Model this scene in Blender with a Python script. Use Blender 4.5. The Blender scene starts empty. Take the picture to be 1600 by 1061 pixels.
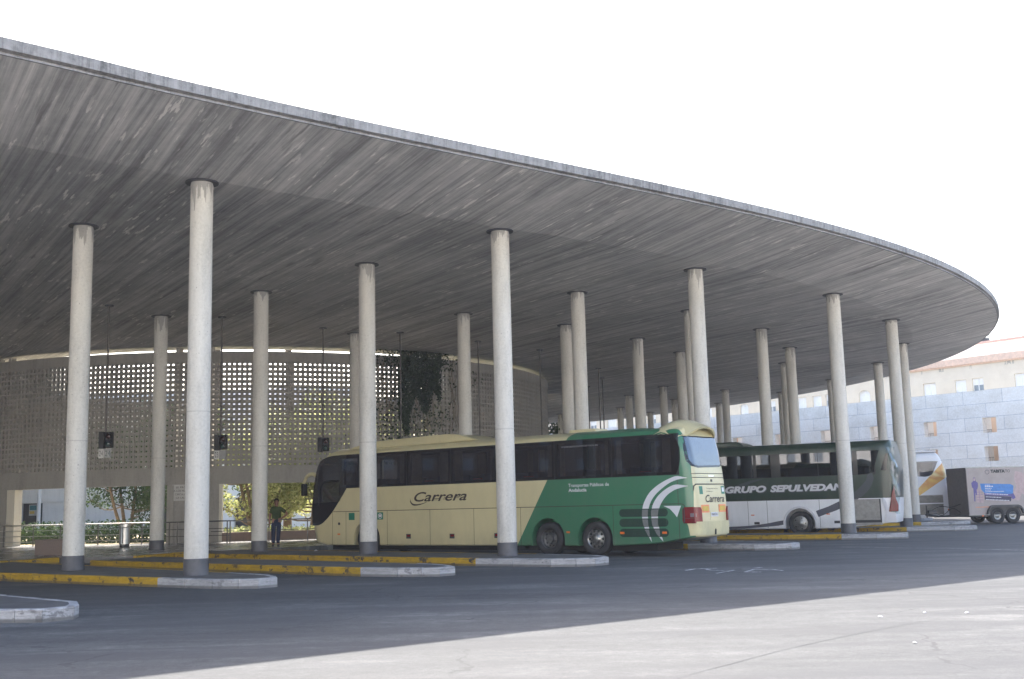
import bpy, bmesh, math, random
from mathutils import Vector, Matrix
from mathutils.geometry import tessellate_polygon
random.seed(7)
R = math.radians
sc = bpy.context.scene
col = sc.collection

# ------------------------------------------------------------------ helpers
class MB:
    """collects faces and links them as one mesh object"""
    def __init__(s): s.v = []; s.f = []
    def add(s, vs, fs):
        b = len(s.v); s.v += [tuple(p) for p in vs]; s.f += [tuple(b + i for i in f) for f in fs]
    def box(s, x0, x1, y0, y1, z0, z1, M=None):
        vs = [Vector(p) for p in ((x0,y0,z0),(x1,y0,z0),(x1,y1,z0),(x0,y1,z0),(x0,y0,z1),(x1,y0,z1),(x1,y1,z1),(x0,y1,z1))]
        if M: vs = [M @ p for p in vs]
        s.add(vs, [(0,3,2,1),(4,5,6,7),(0,1,5,4),(1,2,6,5),(2,3,7,6),(3,0,4,7)])
    def prism(s, pts, z0, z1, f=None):
        """pts: 2D polygon (any winding); f maps (a,b,h)->xyz"""
        a = sum(pts[i-1][0]*pts[i][1]-pts[i][0]*pts[i-1][1] for i in range(len(pts)))
        if a < 0: pts = pts[::-1]
        f = f or (lambda a, b, h: (a, b, h))
        n = len(pts)
        vs = [f(p[0], p[1], z0) for p in pts] + [f(p[0], p[1], z1) for p in pts]
        tri = tessellate_polygon([[Vector((p[0], p[1], 0)) for p in pts]])
        fs = []
        for t in tri:
            ar = (pts[t[1]][0]-pts[t[0]][0])*(pts[t[2]][1]-pts[t[0]][1])-(pts[t[2]][0]-pts[t[0]][0])*(pts[t[1]][1]-pts[t[0]][1])
            if ar < 0: t = (t[0], t[2], t[1])
            fs.append((t[2], t[1], t[0])); fs.append((t[0]+n, t[1]+n, t[2]+n))
        for i in range(n):
            j = (i+1) % n; fs.append((i, j, j+n, i+n))
        s.add(vs, fs)
    def tube(s, pts, r, n=8, cap=True):
        rings = []
        pts = [Vector(p) for p in pts]
        rr = r if isinstance(r, (list, tuple)) else [r]*len(pts)
        vs = []
        for i, p in enumerate(pts):
            d = (pts[min(i+1, len(pts)-1)] - pts[max(i-1, 0)]).normalized()
            u = d.cross(Vector((0,0,1)))
            if u.length < 1e-3: u = Vector((1,0,0))
            u.normalize(); w = d.cross(u)
            for k in range(n):
                a = 2*math.pi*k/n; vs.append(p + (u*math.cos(a) + w*math.sin(a))*rr[i])
        fs = []
        for i in range(len(pts)-1):
            for k in range(n):
                a = i*n+k; b = i*n+(k+1) % n; fs.append((a, a+n, b+n, b))
        if cap: fs.append(tuple(range(n))); fs.append(tuple(reversed(range((len(pts)-1)*n, len(pts)*n))))
        s.add(vs, fs)
    def lathe(s, prof, n=32, axis='z', M=None, closed=False):
        """prof: list of (r,h)"""
        vs = []
        for r, h in prof:
            for k in range(n):
                a = 2*math.pi*k/n
                p = Vector((r*math.cos(a), r*math.sin(a), h)) if axis == 'z' else Vector((r*math.cos(a), h, r*math.sin(a)))
                vs.append(M @ p if M else p)
        fs = []
        m = len(prof)
        for i in range(m-1 if not closed else m):
            for k in range(n):
                a = i*n+k; b = i*n+(k+1) % n; j = ((i+1) % m)*n
                fs.append((a, b, j+(k+1) % n, j+k))
        s.add(vs, fs)
    def build(s, name, mat, parent=None, smooth=False, bevel=0):
        me = bpy.data.meshes.new(name); me.from_pydata(s.v, [], s.f); me.update()
        o = bpy.data.objects.new(name, me); col.objects.link(o)
        if mat: me.materials.append(mat)
        if parent: o.parent = parent
        if smooth:
            for p in me.polygons: p.use_smooth = True
            me.set_sharp_from_angle(angle=R(38))
        if bevel:
            m = o.modifiers.new('bevel', 'BEVEL'); m.width = bevel; m.segments = 2; m.limit_method = 'ANGLE'
        return o

def tag(o, label=None, cat=None, group=None, kind=None):
    if label: o['label'] = label
    if cat: o['category'] = cat
    if group: o['group'] = group
    if kind or label: o['kind'] = kind or 'thing'
    return o
def empty(name, loc=(0,0,0), rz=0, label=None, cat=None, group=None, kind=None):
    o = bpy.data.objects.new(name, None); col.objects.link(o); o.location = loc; o.rotation_euler.z = rz
    return tag(o, label, cat, group, kind)
def copy_tree(o, parent=None):
    c = o.copy(); col.objects.link(c)
    if parent: c.parent = parent
    for ch in [x for x in bpy.data.objects if x.parent == o]: copy_tree(ch, c)
    return c

# ------------------------------------------------------------------ node helper
class NT:
    def __init__(s, name):
        s.m = bpy.data.materials.new(name); s.m.use_nodes = True; s.t = s.m.node_tree
        s.b = s.t.nodes['Principled BSDF']; s.out = s.t.nodes['Material Output']
    def n(s, typ, **k):
        nd = s.t.nodes.new(typ)
        for a, v in k.items(): setattr(nd, a, v)
        return nd
    def put(s, sock, v):
        if hasattr(v, 'is_output') or isinstance(v, bpy.types.NodeSocket): s.t.links.new(v, sock)
        else:
            if isinstance(v, (tuple, list)) and len(v) == 3 and sock.type == 'RGBA': v = (*v, 1)
            sock.default_value = v
    def math(s, op, a, b=0.0, c=None):
        nd = s.n('ShaderNodeMath', operation=op); s.put(nd.inputs[0], a); s.put(nd.inputs[1], b)
        if c is not None: s.put(nd.inputs[2], c)
        return nd.outputs[0]
    def obj(s): return s.n('ShaderNodeTexCoord').outputs['Object']
    def xyz(s, v=None):
        nd = s.n('ShaderNodeSeparateXYZ'); s.put(nd.inputs[0], v or s.obj()); return nd.outputs
    def mapping(s, v, scale=(1,1,1), rot=(0,0,0), loc=(0,0,0)):
        nd = s.n('ShaderNodeMapping'); s.put(nd.inputs[0], v); nd.inputs['Scale'].default_value = scale
        nd.inputs['Rotation'].default_value = rot; nd.inputs['Location'].default_value = loc; return nd.outputs[0]
    def noise(s, v, scale, detail=4, rough=.6, dist=0):
        nd = s.n('ShaderNodeTexNoise'); s.put(nd.inputs['Vector'], v); nd.inputs['Scale'].default_value = scale
        nd.inputs['Detail'].default_value = detail; nd.inputs['Roughness'].default_value = rough
        nd.inputs['Distortion'].default_value = dist; return nd.outputs['Fac']
    def ramp(s, f, stops):
        nd = s.n('ShaderNodeValToRGB'); s.put(nd.inputs[0], f); e = nd.color_ramp.elements
        while len(e) < len(stops): e.new(.5)
        for i, (p, c) in enumerate(stops):
            e[i].position = p; e[i].color = (*c, 1) if isinstance(c, (tuple, list)) else (c, c, c, 1)
        return nd.outputs[0]
    def mix(s, f, a, b, mode='MIX'):
        nd = s.n('ShaderNodeMix', data_type='RGBA', blend_type=mode)
        s.put(nd.inputs[0], f); s.put(nd.inputs[6], a); s.put(nd.inputs[7], b); return nd.outputs[2]
    def bump(s, h, strength=.3, dist=.02):
        nd = s.n('ShaderNodeBump'); s.put(nd.inputs['Height'], h); nd.inputs['Strength'].default_value = strength
        nd.inputs['Distance'].default_value = dist; s.t.links.new(nd.outputs[0], s.b.inputs['Normal'])
    def set(s, base=None, rough=None, metal=None, **k):
        if base is not None: s.put(s.b.inputs['Base Color'], base)
        if rough is not None: s.put(s.b.inputs['Roughness'], rough)
        if metal is not None: s.put(s.b.inputs['Metallic'], metal)
        for a, v in k.items(): s.put(s.b.inputs[a], v)
        return s.m

def plain(name, c, rough=.6, metal=0, var=.12, scale=6, **k):
    t = NT(name); o = t.obj(); f = t.noise(o, scale, 5)
    lo = tuple(x*(1-var) for x in c); hi = tuple(min(1, x*(1+var)) for x in c)
    t.set(t.ramp(f, [(.3, lo), (.7, hi)]), rough, metal, **k); return t.m

M = {}
# canopy soffit: board-marked concrete, boards run along -59 deg
def soffit_mat():
    t = NT('board_marked_concrete'); o = t.obj()
    v = t.mapping(o, rot=(0, 0, R(57)))
    long_ = t.mapping(v, scale=(.06, 2.4, 1)); fine = t.mapping(v, scale=(.22, 10, 1))
    a = t.noise(long_, 1.0, 6, .62, .12); b = t.noise(fine, 1.0, 5, .68, .08); c = t.noise(o, .16, 3, .5); d = t.noise(o, 1.6, 6, .75)
    x = t.math('ADD', t.math('MULTIPLY', a, .36), t.math('MULTIPLY', b, .36))
    x = t.math('ADD', x, t.math('MULTIPLY', c, .16)); x = t.math('ADD', x, t.math('MULTIPLY', d, .12))
    base = t.ramp(x, [(.37, (.165,.163,.165)), (.46, (.30,.296,.294)), (.52, (.42,.412,.403)), (.58, (.54,.527,.508)), (.67, (.74,.725,.695))])
    # pale scrape marks, short and sharp
    w = t.noise(t.mapping(v, scale=(.8, 6, 1)), 1.0, 4, .6); g = t.noise(o, .35, 3)
    wm = t.math('MULTIPLY', t.ramp(w, [(.60, 0.), (.64, 1.)]), t.ramp(g, [(.42, 0.), (.55, 1.)]))
    base = t.mix(t.math('MULTIPLY', wm, .6), base, (.86,.83,.77))
    dk = t.math('MULTIPLY', t.ramp(t.noise(t.mapping(v, scale=(.35, 3.5, 1), loc=(9,4,0)), 1.0, 4, .6), [(.60, 0.), (.66, 1.)]), t.ramp(t.noise(o, .25, 3), [(.42, .2), (.6, 1.)]))
    base = t.mix(t.math('MULTIPLY', dk, .55), base, (.13,.12,.12))
    # plank joints
    s = t.xyz(v); fr = t.math('FRACT', t.math('MULTIPLY', s[1], 2.1))
    j = t.math('LESS_THAN', fr, .035); base = t.mix(t.math('MULTIPLY', j, .22), base, (.15,.15,.15))
    t.bump(t.math('SUBTRACT', a, t.math('MULTIPLY', j, .4)), .35, .03)
    return t.set(base, .85)
M['soffit'] = soffit_mat()
def conc(name, c, streak=.5, seams=None, rough=.85, fs=(3,3,.35)):
    t = NT(name); o = t.obj()
    a = t.noise(t.mapping(o, scale=fs), 1.2, 6, .7); b = t.noise(o, 9, 6, .7); e = t.noise(o, .7, 3)
    x = t.math('ADD', t.math('MULTIPLY', a, .45), t.math('ADD', t.math('MULTIPLY', b, .3), t.math('MULTIPLY', e, .25)))
    base = t.ramp(x, [(.36, tuple(v*(1-streak) for v in c)), (.5, c), (.66, tuple(min(1, v*(1+streak*.6)) for v in c))])
    p = t.noise(o, 38, 2, .5); base = t.mix(t.math('MULTIPLY', t.ramp(p, [(.70, 0.), (.74, 1.)]), .5), base, tuple(v*.35 for v in c))
    t.bump(x, .3, .01); return t.set(base, rough)
M['fascia'] = conc('weathered_concrete_edge', (.20,.197,.197), .7, fs=(9,9,.4))
M['wall'] = conc('wall_concrete', (.30,.283,.255), .22)
M['lit_jamb_tone'] = conc('lit_jamb_concrete', (.6,.56,.47), .12)
M['white_wall'] = conc('pale_concrete', (.8,.79,.77), .12)
def column_mat():
    t = NT('column_concrete'); o = t.obj(); s = t.xyz(o)
    rnd = t.n('ShaderNodeObjectInfo').outputs['Random']
    off = t.n('ShaderNodeCombineXYZ'); t.put(off.inputs[0], t.math('MULTIPLY', rnd, 37.)); t.put(off.inputs[2], t.math('MULTIPLY', rnd, 11.))
    ad = t.n('ShaderNodeVectorMath', operation='ADD'); t.put(ad.inputs[0], o); t.put(ad.inputs[1], off.outputs[0]); v = ad.outputs[0]
    a = t.noise(t.mapping(v, scale=(2, 2, .4)), 1.6, 6, .7); b = t.noise(v, 16, 5, .7)
    x = t.math('ADD', t.math('MULTIPLY', a, .6), t.math('MULTIPLY', b, .4))
    base = t.ramp(x, [(.33, (.38,.365,.33)), (.5, (.53,.512,.47)), (.66, (.62,.60,.55))])
    base = t.mix(t.math('MULTIPLY', rnd, .22), base, (.36,.34,.30))
    pit = t.ramp(t.noise(v, 26, 2, .5), [(.70, 0.), (.735, 1.)]); base = t.mix(t.math('MULTIPLY', pit, .6), base, (.13,.125,.12))
    # joint ring 3.3 m up
    j = t.math('LESS_THAN', t.math('ABSOLUTE', t.math('SUBTRACT', s[2], t.math('ADD', t.math('ADD', 2.95, t.math('MULTIPLY', rnd, .6)), t.math('MULTIPLY', b, .05)))), .014)
    base = t.mix(t.math('MULTIPLY', j, t.math('MULTIPLY', a, .6)), base, (.2,.19,.18))
    # damp stain hanging from the top
    drip = t.noise(t.mapping(v, scale=(9, 9, .6)), 1., 3)
    edge = t.math('SUBTRACT', 8.70, t.math('MULTIPLY', t.math('SUBTRACT', drip, .42), t.math('ADD', .4, t.math('MULTIPLY', t.math('FRACT', t.math('MULTIPLY', rnd, 7.3)), 2.6))))
    st = t.math('GREATER_THAN', s[2], edge); base = t.mix(t.math('MULTIPLY', st, .62), base, (.16,.155,.15))
    sc_ = t.math('MULTIPLY', t.ramp(t.noise(t.mapping(v, scale=(5, 5, 1.2)), 2., 5, .75), [(.66, 0.), (.7, 1.)]), t.math('LESS_THAN', s[2], 2.6))
    base = t.mix(t.math('MULTIPLY', sc_, .45), base, (.14,.14,.15))
    t.bump(x, .2, .01); return t.set(base, .8)
M['column'] = column_mat()
M['band'] = plain('grey_base_paint', (.07,.07,.078), .55, var=.2)
M['cap'] = plain('dark_cap_plate', (.035,.036,.05), .5)
def asphalt_mat():
    t = NT('asphalt'); o = t.obj()
    a = t.noise(o, .22, 5, .6); b = t.noise(t.mapping(o, scale=(.35, 1.6, 1), rot=(0,0,R(-38))), .55, 5, .65); f = t.noise(o, 60, 3, .8); m = t.noise(o, 4, 5, .7)
    x = t.math('ADD', t.math('MULTIPLY', a, .35), t.math('ADD', t.math('MULTIPLY', b, .4), t.math('MULTIPLY', m, .25)))
    base = t.ramp(x, [(.40, (.026,.027,.030)), (.46, (.047,.048,.050)), (.53, (.068,.068,.069)), (.60, (.108,.107,.105))])
    base = t.mix(.75, base, t.ramp(t.math('ADD', t.math('MULTIPLY', f, .6), t.math('MULTIPLY', t.noise(o, 17, 5, .8), .4)), [(.36, .25), (.64, .78)]), 'OVERLAY')
    pt = t.n('ShaderNodeTexVoronoi'); pt.inputs['Scale'].default_value = .11; t.put(pt.inputs['Vector'], t.mapping(o, scale=(1, 2.2, 1), rot=(0,0,R(-38)))); hs2 = t.n('ShaderNodeSeparateColor'); t.put(hs2.inputs[0], pt.outputs['Color'])
    base = t.mix(t.math('MULTIPLY', t.math('GREATER_THAN', hs2.outputs[0], .72), .28), base, (.045,.046,.05))
    # tyre-darkened lanes and oil drips
    s = t.ramp(t.noise(t.mapping(o, scale=(.12, 1.1, 1), rot=(0,0,R(-30))), 1., 4, .6), [(.50, 0.), (.60, 1.)])
    base = t.mix(t.math('MULTIPLY', s, .55), base, (.038,.038,.042))
    oil = t.ramp(t.noise(o, 1.1, 5, .7), [(.62, 0.), (.68, 1.)]); base = t.mix(t.math('MULTIPLY', oil, .55), base, (.035,.035,.038))
    # hairline cracks
    vo = t.n('ShaderNodeTexVoronoi', feature='DISTANCE_TO_EDGE'); vo.inputs['Scale'].default_value = .17
    w = t.n('ShaderNodeVectorMath', operation='ADD'); nn = t.n('ShaderNodeTexNoise'); t.put(nn.inputs['Vector'], o); nn.inputs['Scale'].default_value = 1.3; nn.inputs['Detail'].default_value = 4
    t.put(w.inputs[0], o); t.put(w.inputs[1], nn.outputs['Color']); t.put(vo.inputs['Vector'], w.outputs[0])
    cr = t.math('MULTIPLY', t.math('LESS_THAN', vo.outputs[0], .0035), t.ramp(t.noise(o, .6, 2), [(.5, 0.), (.56, 1.)]))
    base = t.mix(t.math('MULTIPLY', cr, .7), base, (.025,.025,.027))
    t.bump(f, .25, .008); return t.set(base, t.ramp(x, [(.4, .85), (.6, .95)]))
M['asphalt'] = asphalt_mat()
def kerb_mat(name, c, scuff, amt):
    t = NT(name); o = t.obj()
    a = t.noise(o, 2.2, 5, .7); b = t.noise(t.mapping(o, scale=(1,1,2.5)), 5, 5, .75)
    base = t.ramp(b, [(.35, tuple(v*.72 for v in c)), (.6, c)])
    g = t.ramp(t.math('ADD', t.math('MULTIPLY', a, .6), t.math('MULTIPLY', b, .4)), [(amt, 0.), (amt+.05, 1.)])
    base = t.mix(g, base, scuff)
    sz = t.xyz(o)[2]; sk = t.noise(t.mapping(o, scale=(1.1, 1.1, 16)), 1.6, 6, .75)
    rub = t.math('MULTIPLY', t.ramp(sk, [(.50, 0.), (.60, 1.)]), t.ramp(sz, [(.03, .25), (.13, 1.)])); base = t.mix(t.math('MULTIPLY', rub, .6), base, (.07,.065,.06))
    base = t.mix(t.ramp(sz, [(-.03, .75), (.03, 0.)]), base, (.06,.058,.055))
    cz = t.noise(o, .6, 3, .6); base = t.mix(t.math('MULTIPLY', t.ramp(cz, [(.42, 0.), (.62, 1.)]), .3), base, tuple(v*.45 for v in c))
    k = t.ramp(t.noise(t.mapping(o, scale=(1, 1, 4)), 7, 6, .8, 1.5), [(.60, 0.), (.63, 1.)]); base = t.mix(t.math('MULTIPLY', k, .55), base, (.16,.15,.15))
    t.bump(b, .4, .01); return t.set(base, .75)
M['kerb_yellow'] = kerb_mat('yellow_kerb_paint', (.50,.31,.015), (.045,.04,.04), .535)
M['kerb_white'] = kerb_mat('white_kerb_paint', (.40,.40,.41), (.17,.17,.18), .545)
def tile_mat():
    t = NT('polished_platform_tiles'); o = t.obj(); v = t.mapping(o, rot=(0,0,R(12)))
    br = t.n('ShaderNodeTexBrick'); br.offset = 0; t.put(br.inputs['Vector'], v)
    br.inputs['Scale'].default_value = 1.; br.inputs['Brick Width'].default_value = .8; br.inputs['Row Height'].default_value = .8; br.inputs['Mortar Size'].default_value = .008
    br.inputs['Color1'].default_value = (.09,.088,.088,1); br.inputs['Color2'].default_value = (.12,.117,.117,1); br.inputs['Mortar'].default_value = (.06,.06,.06,1)
    n = t.noise(o, 1.2, 5); base = t.mix(.4, br.outputs[0], t.ramp(n, [(.35, .07), (.65, .16)]))
    return t.set(base, t.ramp(n, [(.35, .22), (.65, .30)]))
M['tiles'] = tile_mat()
M['island_top'] = plain('island_paving', (.085,.084,.085), .7, var=.3, scale=2)

def shade_part(o):
    for p in o.data.polygons: p.use_smooth = True
    o.data.set_sharp_from_angle(angle=R(38))

# ------------------------------------------------------------------ geometry data
GZ = -.04                      # level of the roadway
ZP = .15                       # platform level
ZS = 8.93                      # flat soffit
OX, OY = -16., 69.             # centre of the round courtyard
EDGE = [(-8.56,17.99),(-6.45,19.84),(-4.37,21.56),(-2.3,23.19),(-.23,24.76),(1.83,26.31),(3.88,27.88),(5.91,29.49),(7.91,31.15),(9.86,32.89),(11.76,34.73),(13.58,36.65),(15.31,38.68),(16.94,40.82),(18.46,43.05),(19.84,45.38),(21.09,47.81),(22.19,50.31),(23.13,52.89),(23.91,55.53),(24.53,58.21),(24.98,60.94),(25.27,63.69),(25.39,66.46),(25.36,69.24),(25.16,72.01),(24.82,74.77),(24.33,77.51),(23.69,80.22),(22.93,82.9),(22.04,85.54),(21.03,88.14),(19.9,90.7),(18.66,93.22),(17.31,95.69),(15.85,98.11),(14.3,100.48),(12.64,102.8),(10.87,105.06),(9.01,107.27)]
FARC = [(-4,114.5),(-22,118),(-42,114),(-60,103),(-72,86),(-77,66),(-75,46),(-67,28),(-54,14),(-38,7),(-23,8.2),(-14,13.6)]
def catmull(pts, k=6, closed=False):
    out = []; n = len(pts); g = (lambda i: pts[i % n]) if closed else (lambda i: pts[max(0, min(n-1, i))])
    for i in range(n if closed else n-1):
        p0, p1, p2, p3 = g(i-1), g(i), g(i+1), g(i+2)
        for j in range(k):
            t = j/k
            out.append(tuple(.5*((2*b)+(-a+c)*t+(2*a-5*b+4*c-d)*t*t+(-a+3*b-3*c+d)*t**3) for a, b, c, d in zip(p0, p1, p2, p3)))
    if not closed: out.append(pts[-1])
    return out
outer = catmull(EDGE + FARC, 4, True)
def offset(poly, d):
    n = len(poly); out = []
    for i in range(n):
        a = Vector(poly[i-1]); b = Vector(poly[(i+1) % n]); t = (b-a).normalized(); nn = Vector((-t.y, t.x))
        p = Vector(poly[i]) + nn*d; out.append((p.x, p.y))
    return out
def circ(r, n=128): return [(OX+r*math.cos(2*math.pi*i/n), OY+r*math.sin(2*math.pi*i/n)) for i in range(n)]

# ------------------------------------------------------------------ canopy
canopy = empty('canopy', (OX, OY, 0), label='vast curving flat concrete canopy sheltering the bus bays, with a thin weathered edge', cat='canopy')
def loc2(p, z): return (p[0]-OX, p[1]-OY, z)
def ring_strip(mb, A, za, B, zb, flip=False):
    n = len(A); vs = [loc2(p, za) for p in A] + [loc2(p, zb) for p in B]
    fs = [(i, (i+1) % n, (i+1) % n+n, i+n) for i in range(n)]
    if flip: fs = [f[::-1] for f in fs]
    mb.add(vs, fs)
def holed(mb, A, B, z, up):
    pts = A + B; tri = tessellate_polygon([[Vector((*p, 0)) for p in A], [Vector((*p, 0)) for p in B]])
    fs = []
    for t in tri:
        p = [pts[i] for i in t]; ar = (p[1][0]-p[0][0])*(p[2][1]-p[0][1])-(p[2][0]-p[0][0])*(p[1][1]-p[0][1])
        fs.append(tuple(t) if (ar > 0) == up else tuple(t)[::-1])
    mb.add([loc2(p, z) for p in pts], fs)
in0 = offset(outer, .06); seam = offset(outer, 3.75)
iopen, iseam = circ(15.85), circ(20.3)
mb = MB()
ring_strip(mb, in0, 9.275, seam, ZS)          # rising outer strip
holed(mb, seam, iseam, ZS, False)             # flat belly
ring_strip(mb, iseam, ZS, iopen, 9.22)        # rising inner strip
sof = mb.build('soffit', M['soffit'], canopy)
mb = MB()
# fascia: drip nib, groove and upstand
prof = [(.06, 9.275), (.0, 9.27), (.0, 9.295), (.07, 9.30), (.07, 9.345), (-.05, 9.36), (-.055, 9.56), (-.02, 9.58), (.35, 9.585), (.36, 9.50)]
prev = None
for d, z in prof:
    cur = (offset(outer, d), z)
    if prev: ring_strip(mb, prev[0], prev[1], cur[0], cur[1], True)
    prev = cur
fas = mb.build('fascia', M['fascia'], canopy); shade_part(fas)
mb = MB(); holed(mb, offset(outer, .358), circ(15.85), 9.49, True)
ring_strip(mb, iopen, 9.22, iopen, 9.49)
mb.build('roof_slab', M['fascia'], canopy)

# ------------------------------------------------------------------ columns
rows = {
 'near': [(-6.97,24.62,'tallest pale concrete column left of the cream bus, on the kerbed island nearest the camera'),
          (-11.05,28.22,'leftmost tall concrete column, standing left of the nearest one on the same kerbed island')],
 'cream': [(-.26,29.91,'concrete column in front of the cream and green bus, just left of its rear wheels'),
           (-4.42,33.71,'round concrete column hiding the front wheel of the cream bus'),
           (-8.57,37.67,'concrete column directly left of the standing person in green'),
           (-13.35,41.95,'darker concrete column between the steel litter bin and the wall notice')],
 'tail': [(6.03,35.75,'bright concrete column rising behind the domed rear of the cream and green bus'),
          (2.38,39.27,'concrete column behind the roof of the cream bus, beside the lattice wall end'),
          (-1.88,43.10,'concrete column in front of the lattice wall just right of the hanging vine'),
          (-6.73,47.43,'concrete column half hidden behind the one at the cream bus front wheel')],
 'green': [(11.99,40.96,'concrete column in front of the dark green and white bus'),
           (7.09,43.71,'thin looking column half hidden behind the bright one above the cream bus rear'),
           (2.29,46.62,'dimmer column touching the left side of the one beside the lattice wall end')],
 'quay': [(16.33,47.48,'thick concrete column just behind the broken tail of the dark green bus'),
          (11.09,49.11,'concrete column rising behind the front half of the dark green bus roof'),
          (5.8,51.11,'concrete column standing above the green rear part of the first bus roof')],
 'orange': [(19.44,55.22,'concrete column in front of the window of the white and orange bus'),
            (13.94,55.59,'concrete column behind the dark green bus, paired with a fainter one on its left'),
            (8.53,56.24,'wide concrete column left of the bright one over the cream bus tail')],
 'deep': [(20.77,63.14,'distant column seen between the dark green bus rear window and the granite wall'),
          (15.21,62.01,'fainter distant column pressed against the left of the pair behind the dark green bus'),
          (9.6,60.9,'distant column mostly hidden behind the bright one over the cream bus tail')],
 'far': [(20.5,71.7,'distant column hidden behind the column in front of the dark green bus'),
         (15.6,69.4,'distant column hidden behind the column over the dark green bus front half'),
         (10.53,67.26,'short looking distant column just left of the bright one over the cream bus tail')],
 'farther': [(19.18,79.66,'short distant column left of the pair behind the dark green bus, against the granite wall'),
             (14.6,76.7,'taller of two short columns seen just right of the domed bus rear'),
             (9.89,73.43,'short dark topped column between two wide ones above the green bus roof')],
 'back': [(16.1,87.5,'lower of two short columns seen just right of the domed bus rear'),
          (12.02,83.13,'sliver of a distant column touching the wide one left of the bus dome'),
          (8.2,79.14,'short distant column left of the wide one above the green part of the bus roof')],
 'last': [(11.58,94.72,'shortest distant column right of the wide one above the green bus roof'),
          (8.53,89.36,'leftmost of the short distant columns seen above the green bus roof')],
 'end': [(3.95,94.3,'small distant column beside the end of the lattice wall near the foliage')],
}
GC = 'round concrete columns carrying the canopy'
proto = None
for k, lst in rows.items():
    for x, y, lab in lst:
        if proto is None:
            c = empty('concrete_column', (x, y, ZP), label=lab, cat='column', group=GC); proto = c
            r = .255
            m = MB(); m.lathe([(r+.004, .36), (r, 4), (r-.006, 8.62), (r+.0, 8.622), (r+.0, 8.70), (r-.012, 8.70), (r-.012, 8.752)], 40)
            m.build('shaft', M['column'], c, smooth=True)
            m = MB(); m.lathe([(r+.03, .0), (r+.014, .04), (r+.012, .352), (r+.004, .36)], 40); m.build('painted_base', M['band'], c, smooth=True)
            m = MB(); m.lathe([(0.01, 8.75), (.37, 8.75), (.37, 8.777)], 36); m.build('cap_plate', M['cap'], c)
        else:
            c = copy_tree(proto); c.location = (x, y, ZP); c['label'] = lab
# short inner columns seen over the drum wall
inner = [(-25.1,54.29,'dark inner column showing over the top of the lattice wall at the very left edge'),
         (-24.33,53.84,'second dark inner column over the left end of the lattice wall top'),
         (-15.56,51.71,'dark inner column seen through the lattice left of the nearest tall column'),
         (-14.11,51.80,'dark inner column over the lattice wall top just right of the nearest tall column'),
         (1.16,66.78,'short inner column over the right end of the lattice wall')]
p2 = None
for x, y, lab in inner:
    if p2 is None:
        c = p2 = empty('inner_column', (x, y, ZP), label=lab, cat='column', group='slim columns inside the round wall')
        m = MB(); m.lathe([(.17, 0), (.17, 9.0)], 24); m.build('shaft', M['column'], c, smooth=True)
        m = MB(); m.lathe([(.19, 0), (.19, .3)], 24); m.build('painted_base', M['band'], c, smooth=True)
    else:
        c = copy_tree(p2); c.location = (x, y, ZP); c['label'] = lab

# ------------------------------------------------------------------ ground, platform, islands
m = MB(); m.add([(-900,-300,GZ),(900,-300,GZ),(900,1500,GZ),(-900,1500,GZ)], [(0,1,2,3)])
tag(m.build('ground', M['asphalt']), kind='structure')
plat = [(-30,26),(-19.5,31.2),(-16.3,34.5),(-14.9,36.7),(-12.4,36.7),(-11.3,39.2),(-8.2,41.4),(-4.6,45.4),(-1.2,47.2),(.3,49.2),(2.6,52.2),(4.6,56.6),(5.6,60),(6.2,66),(6.4,72),(5.4,78),(4,84),(2,92),(-4,104),(-20,108),(-45,100),(-62,80),(-62,50),(-48,30)]
m = MB(); m.prism(plat, GZ-.02, ZP); tag(m.build('platform', M['tiles']), kind='structure')
def kerb_blocks(mb, pts, z0=GZ-.02, z1=ZP+.006, w=.14, gap=.006):
    """blocks about 1 m long following a polyline; w to the left of travel"""
    for i in range(len(pts)-1):
        a = Vector(pts[i]); b = Vector(pts[i+1]); L = (b-a).length; t = (b-a)/L; nn = Vector((-t.y, t.x))
        k = max(1, round(L/.95))
        for j in range(k):
            p = a + t*(L*j/k + gap); q = a + t*(L*(j+1)/k - gap); o1 = random.uniform(-.006, .006); dz = random.uniform(-.004, .004)
            p = p+nn*o1; q = q+nn*(o1+random.uniform(-.004, .004))
            pi = p+nn*w; qi = q+nn*w; c = .02
            vs = [(*p, z0), (*q, z0), (*qi, z0), (*pi, z0), (*p, z1-c+dz), (*q, z1-c+dz), (*(q+nn*c), z1+dz), (*(p+nn*c), z1+dz), (*qi, z1+dz), (*pi, z1+dz)]
            mb.add(vs, [(0,3,2,1),(0,1,5,4),(4,5,6,7),(7,6,8,9),(1,2,8,6,5),(2,3,9,8),(3,0,4,7,9)])
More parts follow.
